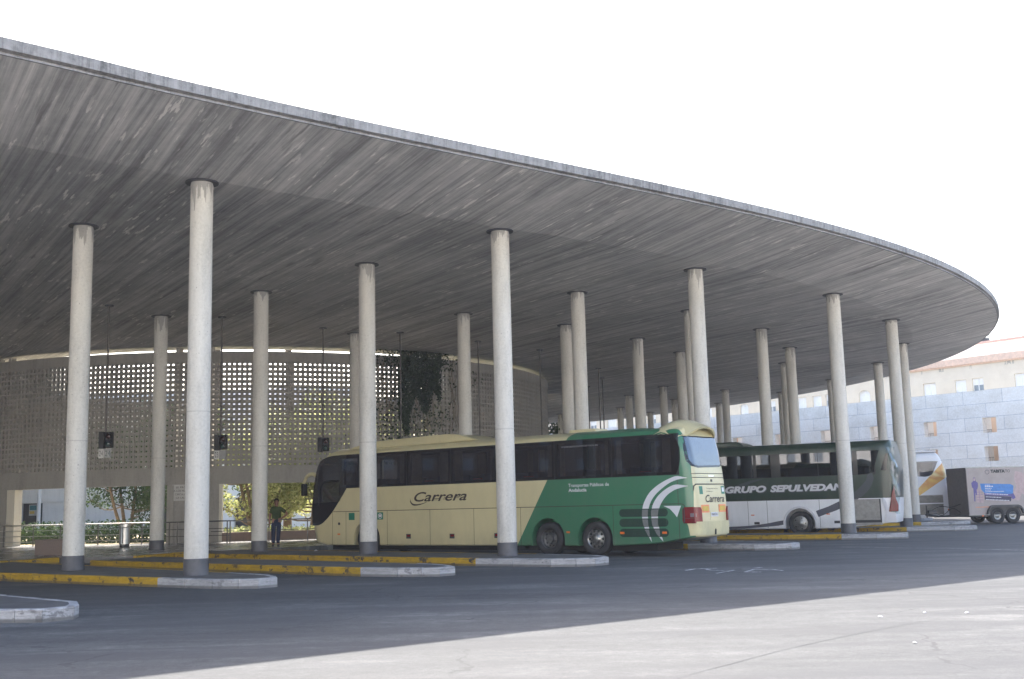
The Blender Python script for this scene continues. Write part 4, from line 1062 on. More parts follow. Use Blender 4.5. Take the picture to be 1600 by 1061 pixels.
b1.rear('bumper', [(.02,.53),(W1-.02,.53),(W1-.0,.9),(.0,.9)], M['bumper'], .0, .05)
b1.rear('tow_hook_slot', [(.98,.53),(1.08,.53),(1.08,.66),(1.04,.7),(.99,.66)], M['wheelwell'], .052, .004)
# lamp clusters wrap round the corners
for side_ in (0, 1):
    y = (lambda v: v) if side_ == 0 else (lambda v: W1-v)
    lp = b1.rear('tail_lamp', [(y(.0),.90),(y(.31),.90),(y(.30),1.2),(y(.24),1.29),(y(.0),1.30)], M['red'], .004, .035)
    if side_ == 0: b1.rear('lamp_segment', [(.03,1.03),(.10,1.03),(.10,1.13),(.03,1.13)], M['lampclear'], .040, .004, lp)
m = MB(); m.prism([(2.94,.86),(3.3,.86),(3.29,1.30),(2.97,1.30),(2.92,1.26),(2.91,.93)], -.03, .05, lambda a, b, h: (a, h, b)); lp = m.build('tail_lamp', M['red'], b1.e, bevel=.015)
m = MB(); m.box(3.16,3.27,-.034,-.03,1.03,1.13); m.build('lamp_segment', M['lampclear'], lp)
m = MB(); m.box(2.95,2.965+.02,-.033,-.03,.88,1.29); m.box(2.95,3.28,-.033,-.03,1.0-.008,1.0); m.build('lamp_ribs', M['dark'], lp)
M['greyprint'] = plain('thin_grey_print', (.25,.25,.26), .5)
# stripes emblem
arcO = [(3.1,2.09),(2.8,2.15),(2.6,2.11),(2.34,2.01),(2.1,1.88),(1.89,1.72),(1.74,1.52),(1.65,1.32),(1.62,1.04),(1.66,.84),(1.72,.67),(1.9,.36)]
arcOi = [(1.85,.62),(1.82,.82),(1.81,1.05),(1.83,1.24),(1.9,1.43),(2.02,1.6),(2.2,1.76),(2.5,1.95),(2.78,2.05),(3.1,2.09)]
arcI = [(3.12,1.87),(2.79,1.92),(2.6,1.89),(2.39,1.79),(2.2,1.66),(2.07,1.52),(1.97,1.36),(1.93,1.2),(1.92,1.02),(1.95,.82),(2.07,.59),(2.27,.37)]
arcIi = [(2.18,.66),(2.13,.86),(2.13,1.06),(2.16,1.22),(2.22,1.37),(2.32,1.51),(2.45,1.64),(2.6,1.73),(2.77,1.80),(3.12,1.87)]
for A, B in ((arcO, arcOi), (arcI, arcIi)): b1.side('curved_stripe', catmull(A, 3)+catmull(B, 3)[1:-1], M['white'], .001, .004)
b1.side('triangle_mark', [(2.32,1.345),(2.87,1.34),(2.73,1.03),(2.66,1.12),(2.52,1.26)], M['white'], .001, .004)
M['ventdark'] = plain('vent_recess', (.008,.035,.022), .6); M['ventstripe'] = plain('vent_stripe', (.22,.22,.22), .6)
for z0, z1 in ((1.06,1.28),(.78,1.01),(.50,.73)):
    zc = (z0+z1)/2; r_ = (z1-z0)/2; pts = [(.98+r_*math.cos(a), zc+r_*math.sin(a)) for a in [R(90+15*k) for k in range(13)]]+[(2.34+r_*math.cos(a), zc+r_*math.sin(a)) for a in [R(-90+15*k) for k in range(13)]]
    v = b1.side('air_vent', pts, M['ventdark'], .001, .006)
    m = MB()
    for q in (-.06,-.02,.02,.06): m.box(.93,2.40,-.02,-.006,zc+q-.006,zc+q+.006)
    m.build('slats', M['ventdark'], v)
    def xat(arc, z): return interp(sorted([(p[1], p[0]) for p in arc if p[0] < 2.31]), z)
    m = MB()
    for A, B in ((arcO, arcOi), (arcI, arcIi)):
        for k in range(7):
            za = z0+.02+(z1-z0-.04)*k/7; zb_ = za+(z1-z0-.04)/7*.7
            m.prism([(xat(A,za),za),(xat(B,za),za),(xat(B,zb_),zb_),(xat(A,zb_),zb_)], -.023, -.0205, lambda a, b, h: (a, h, b))
    m.build('painted_slats', M['ventstripe'], v)
for x in (.96, 2.33):
    m = MB(); m.box(x-.07,x+.07,-.03,-.02,.585,.645); m.build('side_marker', M['amber'], b1.e)
m = MB(); m.box(-.97,-.86,-.015,.0,.62,.67); m.build('side_marker', M['amber'], b1.e)
# panel gaps and hatch details
def gap(b, pts, w=.012, d=.0022):
    m = MB()
    for (a, c), (e_, f_) in zip(pts, pts[1:]):
        v = Vector((e_-a, f_-c)).normalized(); n2 = Vector((-v.y, v.x))*w/2
        m.prism([(a-n2.x,c-n2.y),(e_-n2.x,f_-n2.y),(e_+n2.x,f_+n2.y),(a+n2.x,c+n2.y)], -d, -.0, lambda p, q, h: (p, h-.0005, q))
    m.build('panel_gap', M['seamdark'], b.e)
gap(b1, [(-10.85,1.395),(2.86,1.395),(2.95,1.37),(2.99,1.31)], .02)
for x in (-10.88,-10.21,-8.25,-6.34,-4.5,-2.66,.66): gap(b1, [(x,1.385),(x,.27)])
gap(b1, [(2.79,2.16),(2.79,.41)], .016)
for x, z in ((-7.29,.54),(-5.41,.54),(-3.59,.55)):
    m = MB(); m.box(x-.1,x+.1,-.006,-.001,z-.07,z+.08); lt = m.build('hatch_latch', M['dark'], b1.e)
    m = MB(); m.box(x-.06,x+.08,-.011,-.007,z-.01,z+.055); m.build('reflector', M['red'], lt)
m = MB(); m.lathe([(0,-.01),(.05,-.008),(.05,0)], 16, 'y', Matrix.Translation((-10.55,0,.98))); m.build('filler_cap', M['dark'], b1.e)
m = MB(); m.box(-10.62,-10.50,-.01,-.001,.60,.65); m.build('side_marker', M['amber'], b1.e)
b1.side('green_sticker', [(-10.07,1.1),(-9.79,1.1),(-9.79,1.34),(-10.07,1.34)], M['gripgreen'], .001, .004)
st_ = b1.side('bus_sticker', [(-8.71,1.1),(-8.44,1.1),(-8.44,1.34),(-8.71,1.34)], M['gripgreen'], .001, .004)
m = MB()
for k in range(24):
    a, b_ = 2*math.pi*k/24, 2*math.pi*(k+1)/24
    m.prism([(-8.575+.095*math.cos(a),1.22+.095*math.sin(a)),(-8.575+.095*math.cos(b_),1.22+.095*math.sin(b_)),(-8.575+.078*math.cos(b_),1.22+.078*math.sin(b_)),(-8.575+.078*math.cos(a),1.22+.078*math.sin(a))], -.0065, -.005, lambda p, q, h: (p, h, q))
m.prism([(-8.63,1.18),(-8.52,1.18),(-8.51,1.27),(-8.64,1.27)], -.0065, -.005, lambda p, q, h: (p, h, q)); m.build('bus_pictogram', M['white'], st_)
# lettering
fs_ = lambda x0, z0, lift=.004, sl=0.: (lambda a, b, h: (x0+a, -h-lift, z0+b+a*sl))
text_on('operator_lettering', 'Carrera', fs_(-7.02,1.665), .30, M['brownink'], b1.e, length=2.25, shear=.35, bold=.006, th=.002)
m = MB(); m.prism(catmull([(-7.2,1.78),(-7.17,1.68),(-7.08,1.6),(-6.9,1.575),(-6.65,1.60),(-6.4,1.66),(-6.65,1.575),(-6.92,1.53),(-7.1,1.55),(-7.2,1.65)], 3), -.006, -.004, lambda p, q, h: (p, h, q))
for x, z in ((-6.15,1.73),(-5.72,1.75),(-5.25,1.78)): m.box(x,x+.22,-.006,-.004,z,z+.018); m.box(x-.05,x+.15,-.006,-.004,z-.04,z-.026)
m.build('lettering_swash', M['brownink'], b1.e)
text_on('transport_lettering', 'Transportes P\u00fablicos de', fs_(-.86,1.955), .095, M['white'], b1.e, length=1.42, bold=.002, th=.002)
text_on('transport_lettering', 'Andaluc\u00eda', fs_(-.86,1.815), .095, M['white'], b1.e, length=.64, bold=.004, th=.002)
text_on('web_address', 'www.autocarescarrera.es', lambda a, b, h: (-1.08+a, .002-h, 3.115+b), .062, M['greyprint'], b1.e, length=1.3, th=.002)
m = MB()
for x in (-6.55,-4.5,-2.5,1.6): m.box(x,x+.38,-.004,-.002,2.30,2.325)
m.build('exit_marking', M['red'], b1.e)
m = MB(); m.box(-11.2,1.9,.32,W1-.32,.10,.42); m.box(-8.4,-2.6,.12,W1-.12,.16,.3); m.build('underbody', M['wheelwell'], b1.e)
# mirror arms at the nose
for y in (.12, W1-.12):
    m = MB(); m.tube(catmull([(-11.7,y,2.62),(-12.0,y-.02,2.74),(-12.28,y-.04,2.66),(-12.42,y-.06,2.42)], 5), [.085-.002*q for q in range(16)], 10); arm = m.build('mirror_arm', M['cream'], b1.e, smooth=True)
    m = MB(); m.box(-12.50,-12.36,y-.13,y+.07,1.98,2.40); m.build('mirror', M['black'], arm, bevel=.03)

# ------------------------------------------------------------------ dark green and white coach
DG = (.012,.032,.020); WH = (.80,.80,.81); GRY = (.085,.085,.105)
def m_dg(t, X, Y, Z): return gt(t, Z, 1.385)
def m_band2(t, X, Y, Z):
    a = AND(t, gt(t, Z, 2.30), gt(t, 3.25, Z)); b = gt(t, 3.1, X)
    return AND(t, AND(t, a, b), t.math('MAXIMUM', gt(t, .09, Y), gt(t, Y, 2.38)))
p2_ = paint('dark_green_and_white_coach_paint', [(m_dg, DG)], WH, .1, band=m_band2)
W2 = 2.45
b2 = Coach('coach', (11.42,45.76), -.454, W2, [(.3,-8.0),(3.6,-7.6)], [(.3,3.72),(.9,3.80),(2.0,3.86),(2.6,3.9),(3.3,3.78),(3.7,3.7)], 3.50, 3.63, [(-8,.25),(1.6,.22),(3.7,.42)],
           'dark green over white coach with slanted white capitals and a torn open tail')
wins2 = [(-5.9,-4.0),(-3.8,-1.8),(-1.58,-1.06),(-.6,.83),(.93,2.20),(2.46,3.05)]
b2.shell(p2_, [(-7.6,3.5,.10,W2-.10,1.45,3.35)]+[(a, b, -.4, W2+.4, 2.40, 3.16) for a, b in wins2], [(.04,.44,.60),(-6.1,.44,.60)])
for x in (.04, -6.1): b2.wheel(x, .44, 'cap', r=.48); b2.wheel(x, .44, 'cap', True, r=.48)
for a, b in wins2[:-1]: b2.side('window', [(a-.04,2.33),(b+.04,2.31),(b+.04,3.24),(a-.04,3.24)], M['tint2'])
b2.side('window', [(2.43,2.31),(2.86,2.34),(2.98,2.42),(3.06,2.58),(3.28,3.24),(2.43,3.24)], M['tint2'])
m = MB(); m.box(-7.2,3.1,W2-.018,W2-.012,2.25,3.3); m.build('far_window_band', M['tint2'], b2.e)
b2.seats(-6.5, 2.6, 1.5)
M['greystripe'] = plain('grey_vinyl', GRY, .4, var=.05)
sw = catmull([(-7.5,.30),(-4.5,.24),(-3.1,.24),(-2.07,.27),(-1.2,.33),(-.62,.40),(-.62,.57),(-1.2,.47),(-2.07,.37),(-3.1,.34),(-4.5,.32),(-7.5,.36)], 2)
b2.side('grey_swoosh', sw, M['greystripe'], .001, .003)
b2.side('grey_swoosh', [(.69,.92),(1.2,1.09),(1.6,1.27),(1.86,1.385),(2.42,1.385),(1.95,1.13),(1.5,.93),(1.0,.76),(.78,.68)], M['greystripe'], .001, .003)
M['greenstripe'] = plain('grey_green_vinyl', (.045,.055,.06), .4, var=.05)
b2.side('grey_green_swoosh', catmull([(1.87,1.387),(2.2,1.60),(2.5,1.85),(2.72,2.1),(2.80,2.32),(2.98,2.36)], 3)+catmull([(3.02,2.15),(2.9,1.85),(2.7,1.6),(2.43,1.387)], 3), M['greenstripe'], .001, .003)
b2.side('grey_green_swoosh', [(-3.4,1.75),(-2.6,2.0),(-1.9,2.22),(-1.3,2.28),(-1.9,2.1),(-2.9,1.7),(-3.3,1.6)], M['greenstripe'], .001, .0025)
fs2 = lambda x0, z0: (lambda a, b, h: (x0+a+b*.0, -h-.006, z0+b))
def outlined(txt, x0, z0, length, h):
    text_on('lettering', txt, fs2(x0, z0), h, M['white'], b2.e, length=length, bold=.018, shear=.24, th=.003)
    text_on('lettering_shadow', txt, lambda a, b, h_: (x0+.03+a, -.0045-h_, z0-.028+b), h, M['greystripe'], b2.e, length=length, bold=.020, shear=.24, th=.001)
outlined('GRUPO', -2.98, 1.735, 1.72, .245); outlined('SEPULVEDANA', -1.10, 1.735, 3.25, .245)
for x in (-2.06,-1.27,.84): gap(b2, [(x,1.37),(x,.26)], .014)
gap(b2, [(-7,1.385),(3.6,1.385)], .014)
m = MB()
n_ = 24
for k in range(n_):
    a, b_ = math.pi*k/n_*1.06-.1, math.pi*(k+1)/n_*1.06-.1
    m.prism([(.04+.60*math.cos(a),.44+.60*math.sin(a)),(.04+.60*math.cos(b_),.44+.60*math.sin(b_)),(.04+.68*math.cos(b_),.44+.68*math.sin(b_)),(.04+.68*math.cos(a),.44+.68*math.sin(a))], -.03, -.001, lambda p, q, h: (p, h, q))
m.build('wheel_arch_trim', M['white'], b2.e)
for x, z, mt in ((-1.88,.80,'amber'),(1.17,.79,'amber')):
    m = MB(); m.box(x-.07,x+.07,-.01,-.001,z-.02,z+.02); m.build('side_marker', M[mt], b2.e)
for x in (-1.72,1.50):
    m = MB(); m.box(x-.11,x+.11,-.008,-.001,.42,.52); m.build('hatch_latch', M['dark'], b2.e)
M['alu'] = plain('ribbed_aluminium', (.30,.29,.27), .45, .3, var=.2)
m = MB(); m.box(2.20,3.22,-.004,.03,.42,1.345); gr = m.build('engine_grille', M['alu'], b2.e)
m = MB()
for k in range(9): m.box(2.22,3.16,-.022,-.004,.55+k*.088,.615+k*.088)
m.build('slats', M['alu'], gr)
m = MB(); m.box(2.20,3.22,-.012,-.004,.42,.53); m.box(3.17,3.22,-.022,-.004,.42,1.345); m.build('sooty_frame', M['dark'], gr)
m = MB(); m.box(2.05,3.24,-.02,.02,.34,.41); m.build('bent_sill', M['alu'], b2.e)
m = MB(); m.prism([(3.30,1.38),(3.26,1.3),(3.40,.82),(3.36,.42),(3.78,.42),(3.78,.80),(3.52,.82),(3.45,1.2),(3.36,1.36)], -.05, .02, lambda p, q, h: (p, h, q)); m.build('corner_bumper', M['white'], b2.e, bevel=.015)
m = MB(); m.prism([(3.50,.84),(3.86,.84),(3.88,1.1),(3.80,1.35),(3.76,1.86),(3.68,1.62),(3.60,1.25)], -.06, .05, lambda p, q, h: (p, h, q)); m.build('tail_lamp', M['red'], b2.e, bevel=.02)
# loose transparent wrap on the torn tail
random.seed(5); m = MB(); vs = []; nn_ = 14
for i in range(nn_):
    z = .75+i*.2
    for j in range(4): vs.append((3.72+.06*j+.05*math.sin(i*1.3+j)+max(0,z-2.6)*-.12, -.07+.05*math.sin(i*2.1+j*1.7)+.10*j, z))
m.add(vs, [(i*4+j, i*4+j+1, (i+1)*4+j+1, (i+1)*4+j) for i in range(nn_-1) for j in range(3)]); m.build('loose_film', M['clear'], b2.e, smooth=True)
f = fairing(b2, 'roof_pod', [(-6.2,3.55),(-6.1,3.85),(-2.5,3.85),(-2.25,3.76),(-2.15,3.6)], .2, W2-.2, p2_, .06)
m = MB(); m.box(-2.0,3.4,.35,W2-.35,3.6,3.66); m.build('white_roof_strip', M['white'], b2.e)
b2.side('rear_side_window', [(3.30,2.45),(3.52,2.45),(3.62,3.1),(3.52,3.1)], M['blackgloss'], .001, .004)

# ------------------------------------------------------------------ white and orange coach
def m_or(t, X, Y, Z):
    a = gt(t, lin(t, X, Z, -.95, 1., -1.42+2.55), 0)      # above a rising line
    u = t.math('SUBTRACT', Z, t.math('ADD', 1.63, t.math('MULTIPLY', t.math('SUBTRACT', X, 2.0), .62)))
    v = t.math('SUBTRACT', t.math('ADD', 2.72, t.math('MULTIPLY', t.math('SUBTRACT', X, 2.6), .95)), Z)
    return AND(t, gt(t, u, 0), gt(t, v, 0))
def orange_paint():
    t = NT('white_and_orange_coach_paint'); o = t.obj(); s_ = t.xyz(o)
    g = t.noise(o, 1.1, 2, .4, .6); oc = t.ramp(g, [(.35, (.70,.45,.12)), (.5, (.62,.30,.10)), (.65, (.76,.62,.30))])
    c = t.mix(m_or(t, s_[0], s_[1], s_[2]), (.66,.67,.70), oc); return t.set(c, .3)
p3 = orange_paint()
b3 = Coach('coach', (19.15,58.1), R(1.5), 2.45, [(.3,-8.0),(3.6,-7.7)], [(.3,3.3),(1.0,3.32),(2.2,3.25),(3.0,3.08),(3.4,2.9),(3.7,2.75)], 3.42, 3.66, [(-8,.28),(2.0,.28),(3.3,.36)],
           'white coach tail with orange and yellow sweep, behind the two columns at the right')
b3.shell(p3, [(-7.5,2.7,.10,2.35,1.5,3.25)]+[(a, b, -.4, 2.85, 2.62, 3.08) for a, b in ((-6,-4.2),(-4,-2.2),(-2,-.2),(0,1.3),(1.5,2.45))], [(.0,.44,.60),(-6,.44,.6)])
for x in (0,-6): b3.wheel(x, .44, 'cap'); b3.wheel(x, .44, 'cap', True)
for a, b in ((-6,-4.2),(-4,-2.2),(-2,-.2),(0,1.3)): b3.side('window', [(a-.08,2.5),(b+.08,2.5),(b+.08,3.14),(a-.08,3.14)], M['tint'])
b3.side('window', catmull([(1.42,2.42),(2.0,2.36),(2.35,2.46),(2.5,2.7),(2.68,3.08),(2.6,3.15),(1.42,3.14)], 2)[:-1]+[(1.42,3.14)], M['tint'])
m = MB(); m.box(-7,2.5,2.43,2.44,2.5,3.14); m.build('far_window_band', M['tint2'], b3.e)
for z0, z1 in ((1.02,1.42),(.42,.96)):
    m = MB(); m.box(1.3,2.85,-.006,.0,z0,z1); v = m.build('air_vent', M['alu'], b3.e)
    m = MB()
    for k in range(int((z1-z0)/.06)): m.box(1.33,2.82,-.018,-.006,z0+.02+k*.06,z0+.045+k*.06)
    m.build('slats', M['dark'], v)
m = MB(); m.prism([(3.12,1.15),(3.33,1.15),(3.34,1.4),(3.26,1.80),(3.2,1.6)], -.02, .06, lambda p, q, h: (p, h, q)); m.build('tail_lamp', M['red'], b3.e)
m = MB(); m.box(3.05,3.2,-.01,0,.62,.70); m.build('side_marker', M['amber'], b3.e)
m = MB(); m.box(1.2,2.75,.2,2.2,3.62,3.72); m.build('roof_box', M['white'], b3.e, bevel=.03)

# ------------------------------------------------------------------ box trailer
tr = empty('box_trailer', (22.12,55.25,0), R(5), 'beige twin-axle box trailer with moving company print and dark front, at the right edge', 'trailer')
M['beige'] = plain('beige_trailer_wrap', (.34,.29,.27), .5, var=.12, scale=1.5); M['brownpanel'] = plain('dark_brown_panel', (.15,.13,.128), .55)
M['blueprint'] = plain('blue_print', (.05,.19,.48), .5, var=.2); M['violet'] = plain('violet_print', (.10,.08,.25), .5); M['pink'] = plain('faded_pink_print', (.42,.31,.30), .55); M['navyp'] = plain('navy_print', (.05,.045,.09), .5)
m = MB(); m.box(.0,4.6,.0,2.05,.40,2.70); m.build('box', M['beige'], tr, bevel=.02)
m = MB(); m.box(-.02,.0,-.01,2.06,.39,2.71); m.build('front_panel', M['brownpanel'], tr)
m = MB(); m.box(-.03,4.62,-.012,.0,2.66,2.72); m.box(-.03,4.62,-.012,.0,.38,.42); m.build('edge_trim', M['alu'], tr)
m = MB(); m.box(.1,4.5,.15,1.9,.30,.40); m.box(-.5,.3,.9,1.15,.32,.42); m.build('chassis', M['dark'], tr)
m = MB(); m.tube([(.2,.25,.36),(-1.3,1.0,.36)], .05, 6); m.tube([(.2,1.8,.36),(-1.3,1.05,.36)], .05, 6); m.tube([(-1.1,1.02,.36),(-1.75,1.02,.46)], .055, 6); m.build('drawbar', M['dark'], tr)
m = MB(); m.box(-1.62,-1.2,.93,1.12,.50,.68); m.lathe([(.035,.0),(.035,.62)], 10, 'z', Matrix.Translation((-1.70,.98,.3))); m.build('coupling', M['dark'], tr, bevel=.02)
m = MB(); m.tube(catmull([(-1.5,1.0,.62),(-1.0,.95,.86),(-.5,.9,.8),(0,.8,.95)], 4), .016, 5); m.tube(catmull([(-1.3,1.0,.55),(-.9,.95,.42),(-.4,.9,.75),(0,.85,.5)], 4), .014, 5); m.build('cables', M['black'], tr)
for x in (1.42,2.20):
    for y in (-.04, 1.86):
        w = empty('wheel', (x,y,.34)); w.parent = tr
        m = MB(); m.lathe([(.19,.03),(.22,.0),(.33,-.01),(.37,.03),(.37,.19),(.33,.23),(.2,.22)], 30, 'y'); m.build('tyre', M['tyre'], w, smooth=True)
        m = MB(); m.lathe([(.20,.03),(.19,.02),(.17,.05),(.12,.06),(.08,.03),(0,.02)], 24, 'y'); m.build('rim', M['rimb'], w, smooth=True)
m = MB()
fp = [(.86,.42),(.92,.62),(1.04,.80),(1.2,.86),(2.45,.86),(2.6,.80),(2.72,.62),(2.76,.42),(2.70,.42),(2.62,.66),(2.48,.74),(1.2,.74),(1.06,.68),(.96,.56),(.90,.42)]
m.prism(fp, -.14, .0, lambda p, q, h: (p, h, q)); m.prism([(1.0,.4),(1.1,.76),(2.5,.76),(2.65,.4)], -.013, -.001, lambda p, q, h: (p, h, q)); m.build('mudguard', M['dark'], tr)
def tp(name, poly, mat, d=.016): 
    m = MB(); m.prism(poly, -d, -.001-.0, lambda p, q, h: (p, h, q)); return m.build(name, mat, tr)
tp('blue_panel', [(.66,1.92),(2.2,1.86),(2.36,1.78),(2.30,1.4),(2.2,1.38),(.85,1.46),(.70,1.62)], M['blueprint'], .004)
tp('violet_panel', [(.82,1.46),(2.2,1.38),(2.25,1.26),(.84,1.36)], M['violet'], .005)
tp('navy_panel', [(.84,1.355),(2.22,1.25),(2.16,1.02),(.84,1.14)], M['navyp'], .004)
def worker(name, x0, z0, mat):    # printed figure of a worker, generic
    pts = [(0,0),(.05,0),(.07,.4),(.09,.42),(.10,0),(.15,0),(.16,.5),(.24,.72),(.25,.9),(.16,.97),(.15,1.0),(.13,1.14),(.08,1.17),(.04,1.14),(.03,1.0),(.0,.97),(-.08,.9),(-.07,.7),(.0,.62)]
    return tp(name, [(x0+p[0], z0+p[1]*1.0) for p in pts], mat, .006)
worker('printed_worker', .30, 1.06, M['violet']); 
tp('printed_worker_head', [(.345,2.05),(.42,2.05),(.43,2.16),(.385,2.2),(.34,2.16)], M['pink'], .007)
tp('printed_boxes', [(.40,1.0),(.78,.98),(.80,1.40),(.66,1.40),(.66,1.62),(.46,1.64),(.46,1.38),(.40,1.36)], M['pink'], .008)
m = MB()
for z in (1.12,1.25,1.38,1.5): m.box(.42,.76,-.011,-.0085,z,z+.012)
m.box(.58,.592,-.011,-.0085,1.0,1.6); m.build('printed_box_lines', M['violet'], tr)
tp('printed_couple', [(2.3,1.1),(2.6,1.05),(2.75,1.4),(2.9,1.3),(3.1,1.6),(2.9,2.4),(2.5,2.5),(2.42,2.1),(2.5,1.7),(2.35,1.5)], M['pink'], .003)
tp('printed_couple_clothing', [(2.2,1.38),(2.32,1.42),(2.42,1.2),(2.3,1.12),(2.22,1.16)], M['violet'], .009)
ft = lambda x0, z0: (lambda a, b, h: (x0+a, -.010-h, z0+b))
text_on('company_name', 'TABITA', ft(1.24,2.44), .135, M['ink'], tr, length=.74, bold=.012); text_on('company_name', 'TO', ft(1.99,2.44), .135, M['ink'], tr, length=.25)
m = MB()
for k in range(9):
    a = 2*math.pi*k/9; m.box(1.07+.1*math.cos(a)-.025, 1.07+.1*math.cos(a)+.02, -.009, -.003, 2.47+.1*math.sin(a)-.014, 2.47+.1*math.sin(a)+.014)
m.build('ring_emblem', M['navyp'], tr)
m = MB()
for k, (x, z, w_) in enumerate(((.9,1.82,.2),(.9,1.74,.42),(.9,1.66,.3),(.9,1.58,.26),(.9,1.5,.95))):
    q = x
    while q < x+w_: l_ = random.uniform(.03,.08); m.box(q, q+l_, -.011, -.0055, z, z+.03 if k != 1 else z+.06); q += l_+.025
for z, x1 in ((1.40,2.05),(1.25,1.7),(1.12,2.05)):
    q = .9
    while q < x1: l_ = random.uniform(.03,.09); m.box(q, q+l_, -.011, -.0055, z-(q-.9)*.07, z-(q-.9)*.07+.04); q += l_+.025
m.build('small_print', M['white'], tr)
m = MB(); q = .34
while q < 1.15: l_ = random.uniform(.02,.06); m.box(q, q+l_, -.008, -.003, .76, .795); q += l_+.015
m.build('web_line', M['orange'], tr)
m = MB(); m.box(.62,.70,-.04,-.0,.33,.39); m.build('side_marker', M['amber'], tr)

# ------------------------------------------------------------------ standing person
def person():
    e = empty('person', (-9.12,42.9,ZP), R(8), 'person in green shirt and dark blue trousers standing with one hand on the hip', 'person')
    J = {}
    V = [('pelvis',(0,0,.93),.155,None),('waist',(0,-.01,1.08),.15,'pelvis'),('chest',(0,0,1.30),.165,'waist'),('neckb',(0,.01,1.45),.075,'chest'),('neck',(.0,.0,1.52),.055,'neckb'),
         ('head0',(0,-.01,1.58),.075,'neck'),('head1',(0,-.01,1.66),.088,'head0'),('head2',(0,.0,1.73),.06,'head1'),
         ('shL',(-.16,0,1.41),.075,'chest'),('elL',(-.24,.0,1.14),.048,'shL'),('wrL',(-.25,-.05,.90),.033,'elL'),('haL',(-.25,-.06,.82),.038,'wrL'),
         ('shR',(.16,0,1.41),.075,'chest'),('elR',(.42,.05,1.20),.047,'shR'),('wrR',(.22,-.06,1.05),.033,'elR'),('haR',(.165,-.07,1.03),.035,'wrR'),
         ('hiL',(-.09,0,.86),.105,'pelvis'),('knL',(-.11,-.02,.49),.07,'hiL'),('anL',(-.11,.02,.10),.048,'knL'),('toL',(-.13,-.13,.04),.038,'anL'),
         ('hiR',(.09,0,.86),.105,'pelvis'),('knR',(.08,-.02,.49),.07,'hiR'),('anR',(.06,.03,.10),.048,'knR'),('toR',(.10,-.12,.04),.038,'anR')]
    def skin(name, names, scale, mat, sub=2, rootn=None):
        sel = [v for v in V if v[0] in names]; idx = {v[0]: i for i, v in enumerate(sel)}
        me = bpy.data.meshes.new(name); me.from_pydata([v[1] for v in sel], [(idx[v[3]], idx[v[0]]) for v in sel if v[3] in idx], [])
        o = bpy.data.objects.new(name, me); col.objects.link(o)
        md = o.modifiers.new('s', 'SKIN'); 
        for i, v in enumerate(sel):
            sv = me.skin_vertices[0].data[i]; r_ = v[2]*scale(v[0]); k = .68 if v[0] in ('chest','waist','pelvis') else 1.
            sv.radius = (r_, r_*k); sv.use_root = (v[0] == (rootn or sel[0][0]))
        sd = o.modifiers.new('u', 'SUBSURF'); sd.levels = sub; sd.render_levels = sub
        bpy.context.view_layer.update()
        m2 = bpy.data.meshes.new_from_object(o.evaluated_get(bpy.context.evaluated_depsgraph_get())); bpy.data.objects.remove(o)
        m2.materials.clear(); m2.materials.append(mat)
        for p in m2.polygons: p.use_smooth = True
        o = bpy.data.objects.new(name, m2); col.objects.link(o); o.parent = e; return o
    M['skin'] = plain('skin', (.24,.12,.08), .5); M['shirt'] = plain('green_cotton', (.04,.062,.018), .85); M['jeans'] = plain('dark_blue_denim', (.018,.026,.06), .9); M['hair'] = plain('black_hair', (.015,.012,.01), .6); M['shoe'] = plain('dark_shoe', (.02,.02,.025), .5)
    body = skin('body', {v[0] for v in V}, lambda n: 1., M['skin'])
    V2 = {v[0]: v for v in V}
    def mid(a, b, t, nm, r_, par): return (nm, tuple(V2[a][1][i]*(1-t)+V2[b][1][i]*t for i in range(3)), r_, par)
    V.extend([mid('shL','elL',.75,'slL',.062,'shL'), mid('shR','elR',.75,'slR',.062,'shR')])
    skin('shirt', {'pelvis','waist','chest','neckb','shL','shR','slL','slR'}, lambda n: {'neckb': .9, 'pelvis': 1.2, 'waist': 1.2, 'chest': 1.12}.get(n, 1.12), M['shirt'], 2, 'chest')
    skin('trousers', {'pelvis','waist','hiL','knL','anL','hiR','knR','anR'}, lambda n: {'anL': 1.45, 'anR': 1.45, 'knL': 1.25, 'knR': 1.25, 'pelvis': 1.1, 'waist': 1.04}.get(n, 1.1), M['jeans'])
    for sx, nm in ((-.12, 'L'), (.085, 'R')):
        m = MB(); pts = [(sx+.045*math.cos(a)*(1.1), -.05+.14*math.sin(a)) for a in [2*math.pi*k/16 for k in range(16)]]
        m.prism(pts, 0, .075); m.build('shoe', M['shoe'], e, bevel=.02)
    # hair cap, face, hands
    m = MB(); n1 = 16; prof = []
    for k in range(8):
        a = R(90-14*k); prof.append((max(.001, .098*math.cos(a)), .105*math.sin(a)))
    m.lathe(prof, 20, 'z', Matrix.Translation((0,.018,1.70)) @ Matrix.Rotation(R(-22), 4, 'X')); m.build('hair', M['hair'], e, smooth=True)
    m = MB(); m.prism([(-.012,-.1),(.012,-.1),(.016,-.075),(-.016,-.075)], 1.635, 1.67)
    m.box(-.028,.028,-.089,-.08,1.605,1.612); m.build('nose', M['skin'], e)
    m = MB()
    for sx in (-.034,.034): m.lathe([(0,-.012),(.012,-.006),(.012,.004)], 10, 'y', Matrix.Translation((sx,-.076,1.675)))
    m.build('eyes', M['hair'], e)
    m = MB()
    for sx in (-.09,.09): m.lathe([(0,-.012),(.024,-.008),(.026,.008),(0,.012)], 12, 'y', Matrix.Translation((sx,.0,1.66)) @ Matrix.Rotation(R(90), 4, 'Z'))
    m.build('ears', M['skin'], e, smooth=True)
    m = MB()
    for k in range(4):
        x = -.265+.02*k*.3; y = -.095+.022*k; m.tube([(x,y,.80),(x+.004,y-.004,.765-.006*(1.5-abs(k-1.5))),(x+.014,y-.008,.735)], [.0095,.009,.007], 6)
